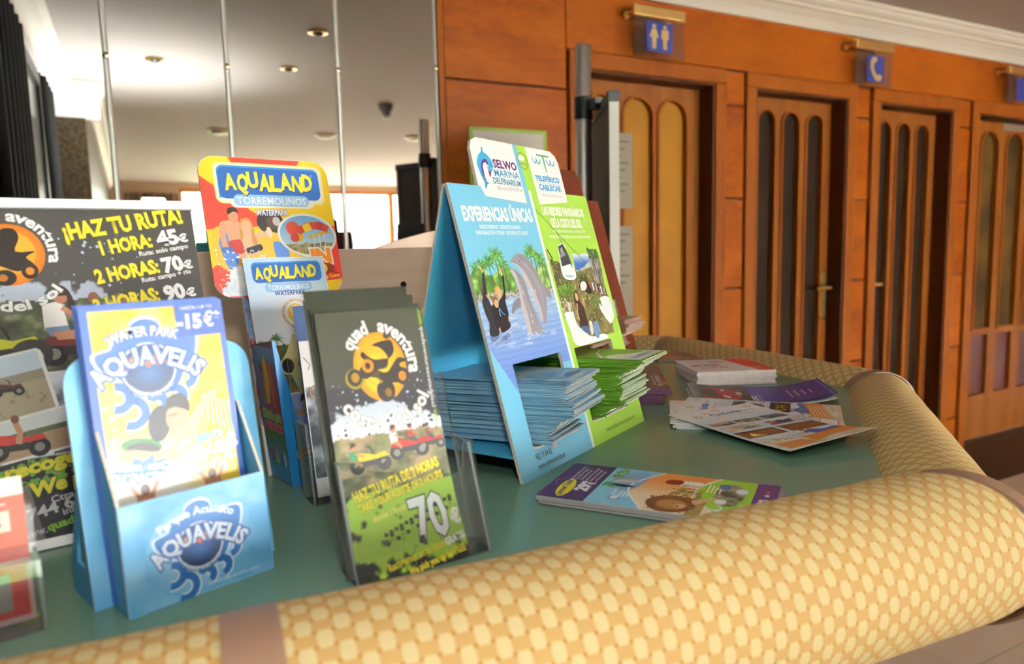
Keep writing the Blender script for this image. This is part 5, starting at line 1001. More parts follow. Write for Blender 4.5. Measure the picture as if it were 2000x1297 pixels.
P.stroke([(90.5 + 38 * math.cos(t_) * math.cos(-0.1) - 27 * math.sin(t_) * math.sin(-0.1), 291 + 38 * math.cos(t_) * math.sin(-0.1) + 27 * math.sin(t_) * math.cos(-0.1)) for t_ in np.linspace(0, 2 * math.pi, 49)], 3.2, '#f6f4ec', 5.9); P.ell(72, 300, 9, 9, '#c8402c', 4.9, n=18); P.ell(76, 290, 9, 8, '#d8b02c', 4.8, n=18); P.ell(73, 288, 6, 6, '#b83428', 5.1, n=14); P.stroke([(78, 296), (92, 303), (108, 304), (120, 298)], 10, '#c03a2a', 5); P.stroke([(86, 299), (96, 303)], 10.4, '#e6c22c', 5.3); P.stroke([(104, 304), (112, 302)], 10.4, '#a82e24', 5.3); P.stroke([(92, 288), (106, 292), (120, 296)], 4, '#d8a82c', 5); 
for x in (98, 106, 113): P.stroke([(x, 293), (x, 272)], 1.2, '#e8e4da', 5.4)
P.text('IN', 93, 254, 18, '#f08a24', 6, w=24, bold=0.06, out='#f8f4ec', ow=0.08, rot=2); P.ell(112, 246, 9, 8, '#8a2418', 5.6, n=18); P.ell(106, 247, 5, 6, '#f2c428', 5.8, n=14); P.rr(98, 231, 128, 241, 5, '#c82a20', 6, 6); P.text('Crazy Cones', 97, 232.5, 5, '#f8e040', 6.4, w=30, bold=0.02, rot=6)
P.build('printed_picture', bo, bd)
P = Print(); sk = lambda u, v: u
P.grid(2, 2, 58, 158, 28, 78, lambda U, V: mix(mix(hexs('#3f7fbf'), hexs('#88b6de'), (V - 120) / 40), hexs('#b0485c'), (((U > 10) & (V > 70) & (V < 140)) * 0.8) * (0.4 + fbm(U * 0.1, V * 0.05, 3))), 0.5)
P.grid(2, 2, 58, 70, 28, 34, lambda U, V: mix(hexs('#5f8a4a'), hexs('#4fa0d8'), (58 - V) / 22 + (fbm(U * 0.2, V * 0.2, 3) - 0.5)), 0.8)
P.poly([(22, 140), (30, 150), (36, 120), (30, 92), (20, 92)], '#e8c048', 1); P.poly([(36, 145), (46, 140), (46, 88), (38, 90)], '#d86a4a', 1); P.stroke([(14, 128), (18, 112), (12, 92)], 6, '#b87a5a', 1.4); P.ell(15, 131, 4, 5, '#8a5038', 1.6, n=12)
P.text("Children's", 0, 74, 9, '#8cc43c', 2, w=54, bold=0.05, out='#f2f2d8', ow=0.04); P.text('paradise', 4, 62, 10, '#e2447c', 2, w=52, bold=0.05, out='#f6e6a8', ow=0.04)
for x, c in ((12, '#d83a30'), (26, '#f0c430'), (38, '#3a5fb8'), (48, '#e8e4dc')): P.rect(x, 22, x + 5, 36, c, 1.6); P.ell(x + 2.5, 39, 2.6, 3, '#c98c6c', 1.8, n=8)
P.build('printed_picture', sdo, lambda u, v, w: (-0.0136 * v / 0.167 - 0.0002 - w, 0.060 - u, v), INK)
P = Print(); P.rr(8, 31, 62, 43, 6, '#c8452c', 1); P.rr(7, 30, 63, 44, 7, '#f4efe8', 0.6); P.text('www.aqualand.es', 14, 34.5, 5, '#f4f2ee', 2, w=44, bold=0.02); P.text('C/ Cuba, 10', 12, 21, 4.5, '#dceaf6', 1, w=34); P.text('29620 Torremolinos', 12, 14, 4, '#dceaf6', 1, w=48); P.text('Tel.', 26, 8, 4, '#dceaf6', 1, w=10); P.build('printed_lettering', fro, lambda u, v, w: (u, -w - 0.0001, v))
ALL = lean_map(16, 0.036); c24, s24 = math.cos(math.radians(24)), math.sin(math.radians(24))
alf = lambda u, v, w: ALL(u - 0.0085, v + 0.048, w)
lfo = sheet('leaflet', 'pale blue waterpark leaflet standing in the narrow blue box', None, AL, 12, 0.0075, 0.1105, 0.2185, alf, WHITECARD)
P = Print(); off = 62
P.grid(8, 2, 110, 218, 52, 108, lambda U, V: mix(hexs('#f6f8fa'), hexs('#bcd8f0'), (V - 120) / 100 + 0.3 * np.cos(U * 0.05)), 0.6)
P.rr(16, 188, 105, 213, 6, '#3a86cc', 1); P.rr(17, 187, 104, 211, 5.5, '#2460b0', 1.2); P.rr(29, 174.8, 89, 186.5, 5, '#9cc4ea', 1.5); wavy(P, 'AQUALAND', 20, 193, 14, 78, 3); P.text('TORREMOLINOS', 33, 177.5, 6, '#f4f6f8', 3, w=52, bold=0.015); P.text('WATERPARK', 40, 170.6, 5.2, '#2a3f80', 3, w=39, bold=0.03)
P.ell(63, 147, 11.5, 12.5, '#f2d45c', 1.5, 0, 26, '#e8bc48'); P.text('TORREMOLINOS BIGGEST WATERPARK', 0, 0, 3.6, '#d9a24a', 2, bold=0.03, arc=(63, 147, 15, 250, -60))
for i, t in enumerate(('Nº 1', 'ON THE', 'COSTA', 'DEL', 'SOL')): P.text(t, 63, 153.5 - i * 4.6, 3.0, '#fbf6e6', 3, bold=0.04, align='C', out='#b98c2c', ow=0.02)
P.grid(8, 50, 110, 112, 60, 40, lambda U, V: mix(hexs('#3c5a2c'), hexs('#c98a5a'), fbm(U * 0.08, V * 0.1, 4) * 2.2 - 0.5), 0.9, lambda U, V: V < 106 + 6 * fbm(U * 0.15, V * 0, 3)); palm(P, 32, 116, 14, 1.4, 91); palm(P, 14, 112, 10, 1.4, 92)
P.stroke([(70, 132), (62, 120), (70, 112), (58, 106)], 6, '#e6c050', 1.8); P.stroke([(74, 128), (64, 116), (72, 108)], 4, '#7fa6d0', 2.0); P.stroke([(60, 118), (50, 96), (42, 84)], 16, '#e3d89a', 2.2, 20); P.ell(41, 83, 9.5, 11, '#d8c878', 2.4, n=20); P.ell(41, 83, 7.5, 9, '#1e1a16', 2.6, n=20); P.stroke([(48, 80), (56, 56), (60, 40)], 14, '#cfcf8c', 2.1)
P.rect(34, 2, 110, 48, '#a9b6e6', 2.8); P.ell(56, 36, 6, 8, '#d9a07c', 3.2, n=14); P.poly(smooth_loop([(49, 38), (52, 47), (60, 47), (63, 38), (56, 42)], 3), '#241a18', 3.4); P.stroke([(38, 28), (50, 24), (62, 18)], 6, '#d9a07c', 3.2)
P.build('printed_picture', lfo, alf)

# ------------------------------------------------------------------ acrylic leaflet holders
def acrylic_holder(label, loc, rz, w, front_h, lean, depth, back_h, back_lean, notch, group='clear acrylic leaflet holders'):
    root = thing('acrylic_holder', label, 'leaflet holder', loc, rz, group); f = lean_map(lean)
    if notch:
        loop = [(0, 0), (w, 0), (w + 0.002, front_h), (w - 0.004, front_h + 0.001), (w - 0.008, front_h - 0.004), (w - 0.012, front_h - 0.022), (w - 0.020, front_h - 0.028), (0.030, front_h - 0.013), (0.012, front_h - 0.002), (-0.002, front_h)]
    else: loop = [(0, 0), (w, 0), (w, front_h), (0, front_h)]
    MB().slab([loop], -0.0024, 0, f, 0, 1).build('front_panel', [ACR, ACR_EDGE], root)
    MB().slab([[(0, 0), (w, 0), (w, back_h), (0, back_h)]], -0.0024, 0, lean_map(back_lean, depth), 0, 1).build('back_panel', [ACR, ACR_EDGE], root)
    sl, sb_ = math.sin(math.radians(lean)), math.sin(math.radians(back_lean)); cl_, cb = math.cos(math.radians(lean)), math.cos(math.radians(back_lean))
    for x in (0.0, w - 0.0024):
        MB().slab([[(0.0026, 0), (depth - 0.0004, 0), (depth + front_h * 0.97 * sb_, front_h * 0.97 * cb), (front_h * 0.97 * sl + 0.0028, front_h * 0.97 * cl_)]], x, x + 0.0024, lambda a, b_, c: (c, a, b_), 0, 1).build('side_panel', [ACR, ACR_EDGE], root)
    MB().box(0.0026, w - 0.0026, 0.003, depth - 0.0006, 0.0002, 0.0024).build('floor_panel', [ACR], root)
    return root
QH = (0.1377, 0.5282, ZT)
acrylic_holder('clear acrylic holder full of black quad ride leaflets', QH, 4.1, 0.122, 0.0985, 21, 0.036, 0.155, 19, True)
OLIVE = mat('olive_black_paper', '#2e3226', 0.3)
QG = 'quad ride leaflets in the acrylic holder'
for i, (du, dv, lb) in enumerate(((-0.004, 0.019, 'rearmost dark quad ride leaflet standing highest in the acrylic holder'), (-0.006, 0.011, 'dark quad ride leaflet just behind the front ones'), (-0.002, 0.003, 'dark quad ride leaflet directly behind the front one'))):
    sheet('leaflet', lb, QG, QH, 4.1, 0.0015 + du, 0.1 + du + (0.002 if i else -0.004), 0.2165 + dv, curl(18, 0.0235 - i * 0.0025, 0.004, 0.07, 0.012 - 0.0005 * i), OLIVE)
qf = curl(18, 0.0145, 0.004, 0.085, 0.0135)
qlo = sheet('leaflet', 'front quad ride leaflet with orange logo and seventy euro price', QG, QH, 4.1, 0.0015, 0.1005, 0.2165, qf, OLIVE)
P = Print()
def qbg(U, V):
    n = fbm(U * 0.12, V * 0.12, 5); dark = mix(hexs('#3f4232'), hexs('#2a2630'), (175 - V) / 40); dark = mix(dark, hexs('#4a4c3c'), (fbm(U * 0.02, V * 0.02, 2) - 0.4) * (V > 150)); sky_ = mix(hexs('#e3e8ee'), hexs('#bcc8d8'), (V - 105) / 40)
    return mix(dark, sky_, (132 + 30 * (n - 0.5) - np.abs(U - 50) * 0.36 + 6 - V) / 1.5)
P.grid(1.5, 95, 100.5, 216, 99, 121, qbg, 0.6); P.grid(1.5, 62, 100.5, 112, 70, 40, lambda U, V: mix(mix(hexs('#4a4a34'), hexs('#8a8a5c'), fbm(U * 0.12, V * 0.12, 4) * 2 - 0.4), hexs('#b39a78'), (fbm(U * 0.07 + 4, V * 0.1, 3) - 0.5) * 5), 0.9, lambda U, V: V < 104 + 7 * fbm(U * 0.1, V * 0, 3))
P.grid(1.5, -2, 100.5, 62, 66, 43, lambda U, V: mix(hexs('#a9cf3c'), hexs('#23261e'), (fbm(U * 0.13 + 9, V * 0.13, 5) - 0.62 + np.clip((14 - V) / 40, -0.08, 0.6) + np.clip((18 - U) / 60, 0, 0.3)) * 9), 0.8)
splat(P, 4, 128, 98, 158, 90, '#c6d2e4', 1, 61, 2.4, 0.3); splat(P, 4, 108, 98, 136, 60, '#23242c', 1.2, 62, 2.2, 0.3)
quad_bike(P, 30, 78, 34, '#d8c42c', 1.6); quad_bike(P, 66, 84, 34, '#b52c28', 1.6); quad_bike(P, 88, 88, 24, '#a82a26', 1.5)
figure(P, 17, 82, 26, '#3f8a5a', '#c98c6c', '#8a6a4a', '#3a241a', 2.4); figure(P, 54, 92, 26, '#eceae6', '#c98c6c', '#c98c6c', '#5a3424', 2.4); figure(P, 70, 96, 20, '#b83a34', '#c0886a', '#3a3a40', '#2a1a14', 2.2); figure(P, 86, 96, 18, '#7a4a3c', '#b57c5e', '#33333a', '#2a1a14', 2.2)
P.build('printed_picture', qlo, qf)
P = Print()
P.ell(52.3, 165.5, 23.8, 30.2, '#f8c02a', 2, 0, 40, '#ec9a1c'); P.ell(50, 160, 14, 18, '#fdd23c', 2.3, 0, 30, '#f6b828'); P.arc(52.3, 165.5, 22.6, 0, 360, 0.7, '#d88818', 2.5, 40, 28.8)
DK = '#2a2018'
P.ell(62, 196 - 4, 3.2, 3.2, '#4a3a20', 2.9, n=10); P.poly(smooth_loop([(60, 188), (66, 187), (67, 178), (62, 172), (56, 172), (48, 172), (42, 176), (38, 180), (36, 176), (40, 170), (34, 166), (33, 158), (40, 156), (46, 162), (58, 164), (60, 174), (54, 182), (48, 184), (50, 186)], 3), DK, 3); P.poly(smooth_loop([(62, 164), (70, 172), (78, 168), (70, 166), (73, 158), (68, 150), (58, 150), (52, 146), (50, 158), (58, 160)], 3), DK, 3); P.poly(smooth_loop([(44, 164), (54, 160), (62, 152), (56, 148), (46, 156), (38, 158)], 3), '#4a3818', 2.9)
P.ell(41, 167, 5.4, 6, '#c88a20', 3.3, n=18); P.ell(41, 167, 2.4, 3, DK, 3.5, n=12); P.ell(28, 157, 8.4, 9, '#9a8a20', 2.8, n=20); P.ell(28, 158, 6.4, 7.4, DK, 3.1, n=20); P.ell(28.5, 158, 3.6, 4.4, '#a8801c', 3.3, n=14); P.ell(71, 155, 6.4, 8, DK, 3.1, n=20); P.ell(71, 155, 3.6, 4.4, '#d07c1c', 3.3, n=14); P.ell(54, 144, 8.4, 10, DK, 3.1, n=20); P.ell(56, 142, 3.2, 4, '#8a6018', 3.3, n=12); P.stroke([(40, 154), (46, 150), (52, 152), (46, 156)], 1.2, '#d8a030', 3.6)
kw = dict(bold=0.03, out='#7a746c', ow=0.022)
P.text('quad', 0, 0, 11.5, '#f6f4f2', 5, arc=(52.3, 165.5, 26, 150, 104, 31), **kw); P.text('aventura', 0, 0, 11.5, '#f6f4f2', 5, arc=(52.3, 165.5, 26.5, 84, -14, 31), **kw); P.text('costa', 0, 0, 11.5, '#f6f4f2', 5, arc=(52.3, 165.5, 37, 216, 258, 44), **kw); P.text('del sol', 0, 0, 11.5, '#f6f4f2', 5, arc=(52.3, 165.5, 37, 276, 326, 44), **kw)
P.build('printed_logo', qlo, qf); P = Print()
P.text('.com', 95.5, 214, 4, '#9cc43c', 3, w=14, bold=0.03, rot=-90.5); P.text('quadaventuracostadelsol', 95.5, 198, 3.6, '#d8d8dc', 3, w=74, bold=0.02, rot=-91); P.text('www.', 95, 122, 3.6, '#9cc43c', 3, w=12, bold=0.02, rot=-91)
P.build('printed_lettering', qlo, qf); P = Print()
P.text('HAZ TU RUTA DE 2 HORAS', 12, 56, 8.2, '#f4dc1c', 4, w=81, bold=0.05, rot=12, out='#4a4210', ow=0.03); P.text('TAKE YOUR ROUTE OF 2 HOURS', 14, 47.5, 6.4, '#f4dc1c', 4, w=80, bold=0.05, rot=11, out='#4a4210', ow=0.03); P.text('desde / from', 24, 38.5, 5, '#f0e060', 4, w=30, bold=0.03, rot=10)
P.text('70', 59, 16.5, 33, '#f6f6f4', 4.4, w=30, bold=0.03, rot=5, out='#2a2a26', ow=0.025); P.text('€', 92.5, 24, 11, '#f6f6f4', 4.4, w=7, bold=0.05, rot=5)
for i in range(14): P.rr(30 + i * 4.8, 26 + i * 1.4 - (i % 2) * 2.4, 33.6 + i * 4.8, 29 + i * 1.4, 0.6, '#3c4a1c', 2.2); P.rr(30 + i * 4.8, 19 + i * 1.4 + (i % 2) * 2.4, 33.6 + i * 4.8, 22 + i * 1.4, 0.6, '#3c4a1c', 2.2)
P.text('Recogemos en tu hotel', 28, 1.5, 5.4, '#e8dc2c', 4, w=52, bold=0.04, rot=9); P.text('GRATIS', 81, 9.5, 5.2, '#f4f4f0', 4, w=19, bold=0.05, rot=9); P.text('We pick you up for FREE', 44, -4.5, 5, '#e8dc2c', 4, w=54, bold=0.04, rot=8)
P.build('printed_lettering', qlo, qf)
H2 = (0.150, 0.730, ZT)
acrylic_holder('clear acrylic holder half hidden behind the quad ride leaflets', H2, 5, 0.112, 0.086, 12, 0.034, 0.15, 14, False)
WG = 'white leaflets in the rear acrylic holder'
w2f = lean_map(14, 0.024, 0.003); sheet('leaflet', 'navy and white leaflet at the back of the rear acrylic holder', WG, H2, 5, 0.010, 0.108, 0.206, w2f, mat('navy_paper', '#2a4a78', 0.4))
w3f = lean_map(14, 0.016, 0.003); w3 = sheet('leaflet', 'white leaflet with grey photographs in the rear acrylic holder', WG, H2, 5, 0.009, 0.107, 0.168, w3f, WHITECARD)
P = Print(); P.grid(10, 20, 107, 118, 40, 40, lambda U, V: mix(hexs('#3c4450'), hexs('#dfe2e4'), fbm(U * 0.08, V * 0.1, 4) * 2.2 - 0.6), 0.8); P.arc(22, 112, 7, 0, 360, 1.4, '#e08a3c', 1.4, 24); P.stroke([(12, 150), (18, 142), (16, 136)], 0.8, '#3a3a3a', 1.4); P.build('printed_picture', w3, w3f)
# far left red leaflet in its own small holder
RH = (-0.206, 0.556, ZT)
acrylic_holder('clear acrylic holder with a red leaflet at the left edge', RH, 10, 0.138, 0.050, 12, 0.034, 0.09, 12, False)
rf = lean_map(12, 0.020, 0.003); rl = sheet('leaflet', 'red and cream leaflet at the left edge of the counter', None, RH, 10, 0.006, 0.133, 0.103, rf, mat('cream_paper', '#e9ddd0', 0.5))
P = Print(); P.rect(6, 52, 133, 90, '#e2604a', 0.8); P.rect(6, 44, 133, 54, '#a8382c', 1); P.rect(6, 0, 133, 44, '#c9a8a0', 0.9); P.rect(6, 4, 130, 40, '#c42a30', 1); P.rect(14, 9, 120, 35, '#8f8a86', 1.3); P.text('Land', 72, 66, 13, '#f4e6d0', 2, w=50, bold=0.05); P.rect(60, 84, 122, 85.2, '#f0c8b8', 1.4)
P.build('printed_picture', rl, rf)

# ------------------------------------------------------------------ leaflets lying flat on the counter
def flat_map(org, ang, bend=None):
    """sheet coordinates (u across, v up the page, w above it) -> world, lying at org with u turned by ang"""
    a = math.radians(ang); c, s_ = math.cos(a), math.sin(a)
    def f(u, v, w):
        h = w + (bend(u, v) if bend else 0)
        return (u * c - v * s_, u * s_ + v * c, h + 0 * u)
    return f
def flat_sheet(label, group, org, ang, w, h, mt, bend=None, thick=0.0006, paint=None, edge=None, nu=6, nv=14, name='leaflet'):
    if bend: nv = 44
    root = thing(name, label, 'leaflet', org, 0, group); f = flat_map(org, ang, bend)
    m_ = MB(); vs = []
    for wz in (0, thick):
        for j in range(nv + 1):
            for i in range(nu + 1): vs.append(tuple(float(q) for q in f(w * i / nu, h * j / nv, wz)))
    k = (nu + 1) * (nv + 1); fs = []; mi = []
    for j in range(nv):
        for i in range(nu):
            a = j * (nu + 1) + i; fs += [(a + k, a + k + 1, a + k + nu + 2, a + k + nu + 1), (a + 1, a, a + nu + 1, a + nu + 2)]; mi += [0, 0]
    ring = [i for i in range(nu + 1)] + [j * (nu + 1) + nu for j in range(1, nv + 1)] + [nv * (nu + 1) + i for i in range(nu - 1, -1, -1)] + [j * (nu + 1) for j in range(nv - 1, 0, -1)]
    for a, b in zip(ring, ring[1:] + ring[:1]): fs.append((a, b, b + k, a + k)); mi.append(1 if edge else 0)
    m_.v = vs; m_.f = fs; m_.m = mi; po_ = m_.build('paper', [mt] + ([edge] if edge else []), root)
    if paint:
        P = Print(); paint(P); P.build('printed_picture', root, lambda u, v, w_: f(u, v, w_ + thick), INK)
    return root
# purple leaflets in front of the tent display
PURP = mat('purple_paper', '#4c2f63', 0.35); GEDGE = mat('grey_page_edge', '#b9b6b4', 0.6)
pa = math.degrees(math.atan2(0.070, 0.094)); porg = np.array([0.482, 0.435])
for i in range(6):
    flat_sheet(['lowest purple edged discount leaflet', 'second purple edged discount leaflet from below', 'third purple edged discount leaflet from below', 'fourth purple edged discount leaflet from below', 'fifth purple edged discount leaflet just under the top one', ''][i] if i < 5 else 'top purple discount leaflet with dolphin, lion and cable car pictures', 'purple discount leaflets',
               (porg[0] + 0.0006 * (5 - i) * (1 if i % 2 else 1.8), porg[1] - 0.0004 * (5 - i), ZT + 0.0002 + i * 0.0017), pa, 0.117, 0.2256, PURP if i == 5 else mat('discount_leaflet_body', '#8e7fa0', 0.4), None, 0.0014, None, GEDGE) if i < 5 else None
def paint_purple(P):
    H = 225.6
    P.rect(0, 0, 117, H, '#53306c', 0.6)
    def field(U, V):
        c = np.where((U[..., None] > -1), hexs('#8ecdec'), 0); w1 = 128 + 16 * np.sin((U - 20) / 26.0); w2 = 62 + 16 * np.sin((U - 30) / 26.0)
        c = np.where((V < w1)[..., None], mix(hexs('#f3dcb8'), hexs('#e8964a'), (U - 40) / 50), c); return np.where((V < w2)[..., None], hexs('#9fd63c'), c)
    P.grid(0, 22, 117, 175, 78, 102, field, 0.9)
    for b0 in (128, 62):
        x = np.linspace(0, 117, 40); P.stroke(np.column_stack([x, b0 + 16 * np.sin((x - (20 if b0 == 128 else 30)) / 26.0)]), 2.6, '#f4f2ee', 1.4)
    P.poly(smooth_loop([(44, 152), (60, 168), (80, 166), (104, 158), (110, 136), (96, 132), (70, 134), (52, 140)], 4), '#7fb0dc', 1.3); splat(P, 52, 158, 66, 172, 60, '#5f9a3c', 1.6, 71, 3, 1); splat(P, 84, 158, 112, 170, 70, '#6fa844', 1.6, 72, 3, 1); P.poly(smooth_loop([(70, 166), (78, 160), (82, 146), (78, 134), (74, 140), (70, 152)], 4), '#c9c6c4', 2); P.poly(smooth_loop([(80, 168), (88, 162), (88, 148), (84, 138), (82, 150)], 4), '#a9a6a6', 1.9); P.poly(smooth_loop([(58, 160), (64, 162), (64, 146), (60, 138), (56, 150)], 4), '#33333a', 2)
    P.ell(22, 150, 7, 5, '#e8f0f6', 1.8, 0, 16); P.arc(22, 150, 5, 20, 300, 1.8, '#5a80b8', 2.2, 14); P.text('SELWO', 30, 152, 4, '#f4f6f8', 2, w=20, bold=0.02)
    for i in range(3): P.rect(28, 146 - i * 4, 46 - i * 3, 148 - i * 4, '#e6f0f6', 2)
    # lion
    P.poly(smooth_loop([(6, 108), (26, 118), (44, 108), (50, 92), (42, 76), (26, 70), (10, 76), (2, 92)], 4), '#7a4a24', 1.8); splat(P, 4, 72, 48, 116, 160, '#8f5a2c', 2, 73, 4, 1.2); P.ell(24, 92, 13, 15, '#b98850', 2.4, n=20); P.ell(22, 84, 6, 5, '#dcb68a', 2.6, n=14); P.ell(21, 86, 2, 1.6, '#2a1a14', 2.9, n=10); P.poly(smooth_loop([(30, 70), (44, 62), (58, 52), (50, 66), (40, 76)], 4), '#d9b088', 2.4); P.grid(0, 62, 50, 76, 20, 8, lambda U, V: mix(hexs('#8a7a3c'), hexs('#c9a860'), fbm(U * 0.2, V * 0.2, 3)), 1.6); splat(P, 52, 70, 70, 100, 80, '#9a8a3c', 1.7, 74, 4, 1)
    P.poly(smooth_loop([(84, 112), (96, 110), (98, 98), (90, 94), (82, 100)], 4), '#8c2c1c', 2.2); P.rr(78, 74, 98, 96, 4, '#f6efe2', 2.1); P.text('SELWO', 80, 94, 6, '#c9772c', 2.6, w=19, bold=0.04, rot=-90); P.text('AVENTURA', 72, 94, 4, '#8a4a24', 2.6, w=18, bold=0.03, rot=-90)
    for i in range(4): P.rect(70, 66 - i * 4 + 20 - 20, 98 - i * 4, 67.6 - i * 4, '#f8ead4', 2)
    # cable car field
    P.grid(34, 30, 104, 58, 40, 18, lambda U, V: mix(hexs('#3f4430'), hexs('#a8a68c'), fbm(U * 0.15, V * 0.15, 4) * 2.4 - 0.6), 1.7, lambda U, V: (((U - 70) / 34) ** 2 + ((V - 44) / 14) ** 2) < 1 + 0.3 * (fbm(U * 0.2, V * 0.2, 3) - 0.5)); P.poly(smooth_loop([(84, 54), (98, 58), (100, 48), (88, 46)], 3), '#5f7ec0', 2); P.ell(84, 34, 8, 6, '#dfe8f2', 2.1, n=14); P.ell(48, 50, 7, 6, '#eef0ee', 2.1, n=14)
    P.arc(16, 52, 6, 180, 360, 2, '#dff0f8', 2, 12); P.arc(30, 52, 6, 180, 360, 2, '#dff0f8', 2, 12); P.rect(21, 34, 24, 58, '#e8f4ec', 2.1); P.text('TELEFÉRICO', 6, 26, 5, '#e6f2fa', 2, w=40, bold=0.04)
    P.rect(0, 0, 117, 22, '#6a3a7c', 1.2); P.text('DESCUENTO', 8, 4, 12, '#f4f2f6', 2, w=60, bold=0.05); P.rect(78, 8, 84, 12, '#e8e0ea', 2); P.rect(90, 8, 95, 12, '#d86a4a', 2)
    # purple head
    P.ell(34, 205, 28, 8, '#f2e02c', 1.6, 4, 24); P.text('Summer Ticket', 10, 202, 7, '#53306c', 2.4, w=48, bold=0.03, rot=4); P.arc(50, 210, 12, -10, 150, 1.0, '#b9a8d8', 1.8, 14); P.text('29', 30, 182, 13, '#f6f4f8', 2.2, w=19, bold=0.06); P.text('90', 50, 189, 6, '#f6f4f8', 2.2, w=9, bold=0.05); P.text('€', 51, 180, 7, '#f6f4f8', 2.2, w=7, bold=0.05)
    for i, t in enumerate(('Entrada a Selwo Aventura', 'Selwo Marina y Teleférico', 'Benalmádena un día por', 'persona y parque', 'Entrance to the three parks', 'one day per person and park')): P.text(t, 62, 208 - i * 5.4, 3.2, '#ded4ea', 2, w=46 - (i % 3) * 5, bold=0.02)
flat_sheet('top purple discount leaflet with dolphin, lion and cable car pictures', 'purple discount leaflets', (porg[0], porg[1], ZT + 0.0002 + 5 * 0.0017), pa, 0.117, 0.2256, PURP, lambda u, v: 0.004 * np.clip((v - 0.16) / 0.06, 0, 1) ** 2 * 0 , 0.0014, paint_purple, GEDGE)
# white excursion leaflets fanned out
WP = mat('white_gloss_paper', '#eef1f4', 0.3)
def paint_gal(full):
    def f(P):
        W_, H_ = 155.0, 230.0
        P.grid(0, 0, W_, H_, 30, 44, lambda U, V: mix(hexs('#f4f6f8'), hexs('#b4cdf0'), np.clip((200 - V) / 80, 0, 1) * np.clip((V - 40) / 60, 0, 1) * 0.9), 0.5)
        for x, y in ((28, 196), (50, 206), (78, 216), (138, 214)):
            for k in range(5): P.ell(x + 5 * math.cos(k * 1.257), y + 5 * math.sin(k * 1.257), 3, 1.6, '#e08a5c', 1.2, k * 72, 8)
        P.text('Galeta', 50, 188, 13, '#3f86c8', 1.4, w=60, bold=0.03, rot=4); P.text('tours', 112, 192, 9, '#8ab0d8', 1.4, w=26, bold=0.0, rot=4); P.rect(46, 181, 120, 182.6, '#c9a88c', 1.3)
        def pic(x0, y0, x1, y1, c1, c2, c3, s_):
            P.rect(x0 - 1.2, y0 - 1.2, x1 + 1.2, y1 + 1.2, '#8a5a34' if c1 == '#231a12' else '#f4f4f2', 1.2); P.grid(x0, y0, x1, y1, 26, 14, lambda U, V: mix(mix(hexs(c1), hexs(c2), fbm(U * 0.1 + s_, V * 0.16, 4) * 2.6 - 0.8), hexs(c3), (V - y0 - (y1 - y0) * 0.72) / 6), 1.5)
        pic(8, 138, 50, 158, '#5a4c3c', '#d8ccb4', '#cfdcec', 1); pic(54, 138, 98, 158, '#3c4a34', '#c4c8b0', '#bcd0e0', 2); pic(102, 138, 148, 158, '#2c3c3c', '#7fa0b4', '#a8c0d4', 3)
        pic(6, 108, 72, 132, '#b09878', '#e6dcc8', '#a8b4cc', 4); P.poly(smooth_loop([(38, 114), (46, 120), (58, 119), (62, 114)], 3), '#4a78b8', 2); pic(84, 108, 148, 132, '#7a5a4c', '#ece6dc', '#dfe4ea', 5); P.rect(104, 112, 130, 124, '#4a4a86', 2); P.rect(92, 112, 102, 122, '#b03a34', 2)
        pic(6, 72, 74, 100, '#231a12', '#3a2c1c', '#1c1510', 6); P.poly([(18, 76), (18, 82), (26, 92), (32, 82), (44, 84), (46, 92), (50, 84), (64, 86), (66, 76)], '#e8b83c', 2); P.poly([(20, 76), (26, 88), (31, 76)], '#f2e2b0', 2.2); pic(84, 72, 150, 100, '#231a12', '#4a3a1c', '#1c1510', 7); splat(P, 92, 78, 140, 92, 60, '#d8ac34', 2, 81, 3, 1)
        P.grid(0, 0, W_, 50, 40, 16, lambda U, V: mix(hexs('#c9b898'), hexs('#f0ead8'), fbm(U * 0.06, V * 0.1, 4) * 2 - 0.5), 1); P.poly([(0, 40), (0, 58), (20, 62), (44, 52), (70, 64), (92, 56), (96, 40)], '#cfd8de', 0.9); splat(P, 4, 42, 90, 56, 40, '#a89878', 1.3, 82, 4, 1)
        P.poly(smooth_loop([(84, 48), (92, 62), (110, 66), (124, 58), (150, 62), (150, 40), (100, 40)], 4), '#3f62b8', 1.4); P.ell(94, 66, 4, 5, '#c0825c', 1.8, n=12); P.ell(108, 70, 4, 5, '#c0825c', 1.8, n=12); P.ell(94, 70, 4.4, 3, '#241814', 2, n=12); P.ell(108, 74, 4.4, 3, '#241814', 2, n=12)
        P.poly([(62, 12), (155, 26), (155, 54), (120, 48), (62, 40)], '#de8a3c', 1.7)
        for i in range(5): P.stroke([(66, 36 - i * 5), (140, 46 - i * 5)], 1.4, '#f6e6d0', 2.1)
        P.rr(10, 6, 56, 32, 2, '#d88a4c', 1.8); P.rr(12, 8, 54, 30, 1.5, '#f4f4f0', 2.0); P.text('www.galetatours.com', 88, 6, 4, '#f4f2ea', 2, w=50, bold=0.02)
    return f
ga = math.degrees(math.atan2(0.0, 0.159))
gorg = (0.674, 0.5905)
cur = lambda s_: (lambda u, v: 0.006 * np.clip((0.05 - v) / 0.05, 0, 1) ** 2 * (u / 0.155) + s_ * np.clip((v - 0.14) / 0.09, 0, 1) ** 2)
GG = 'white excursion leaflets'
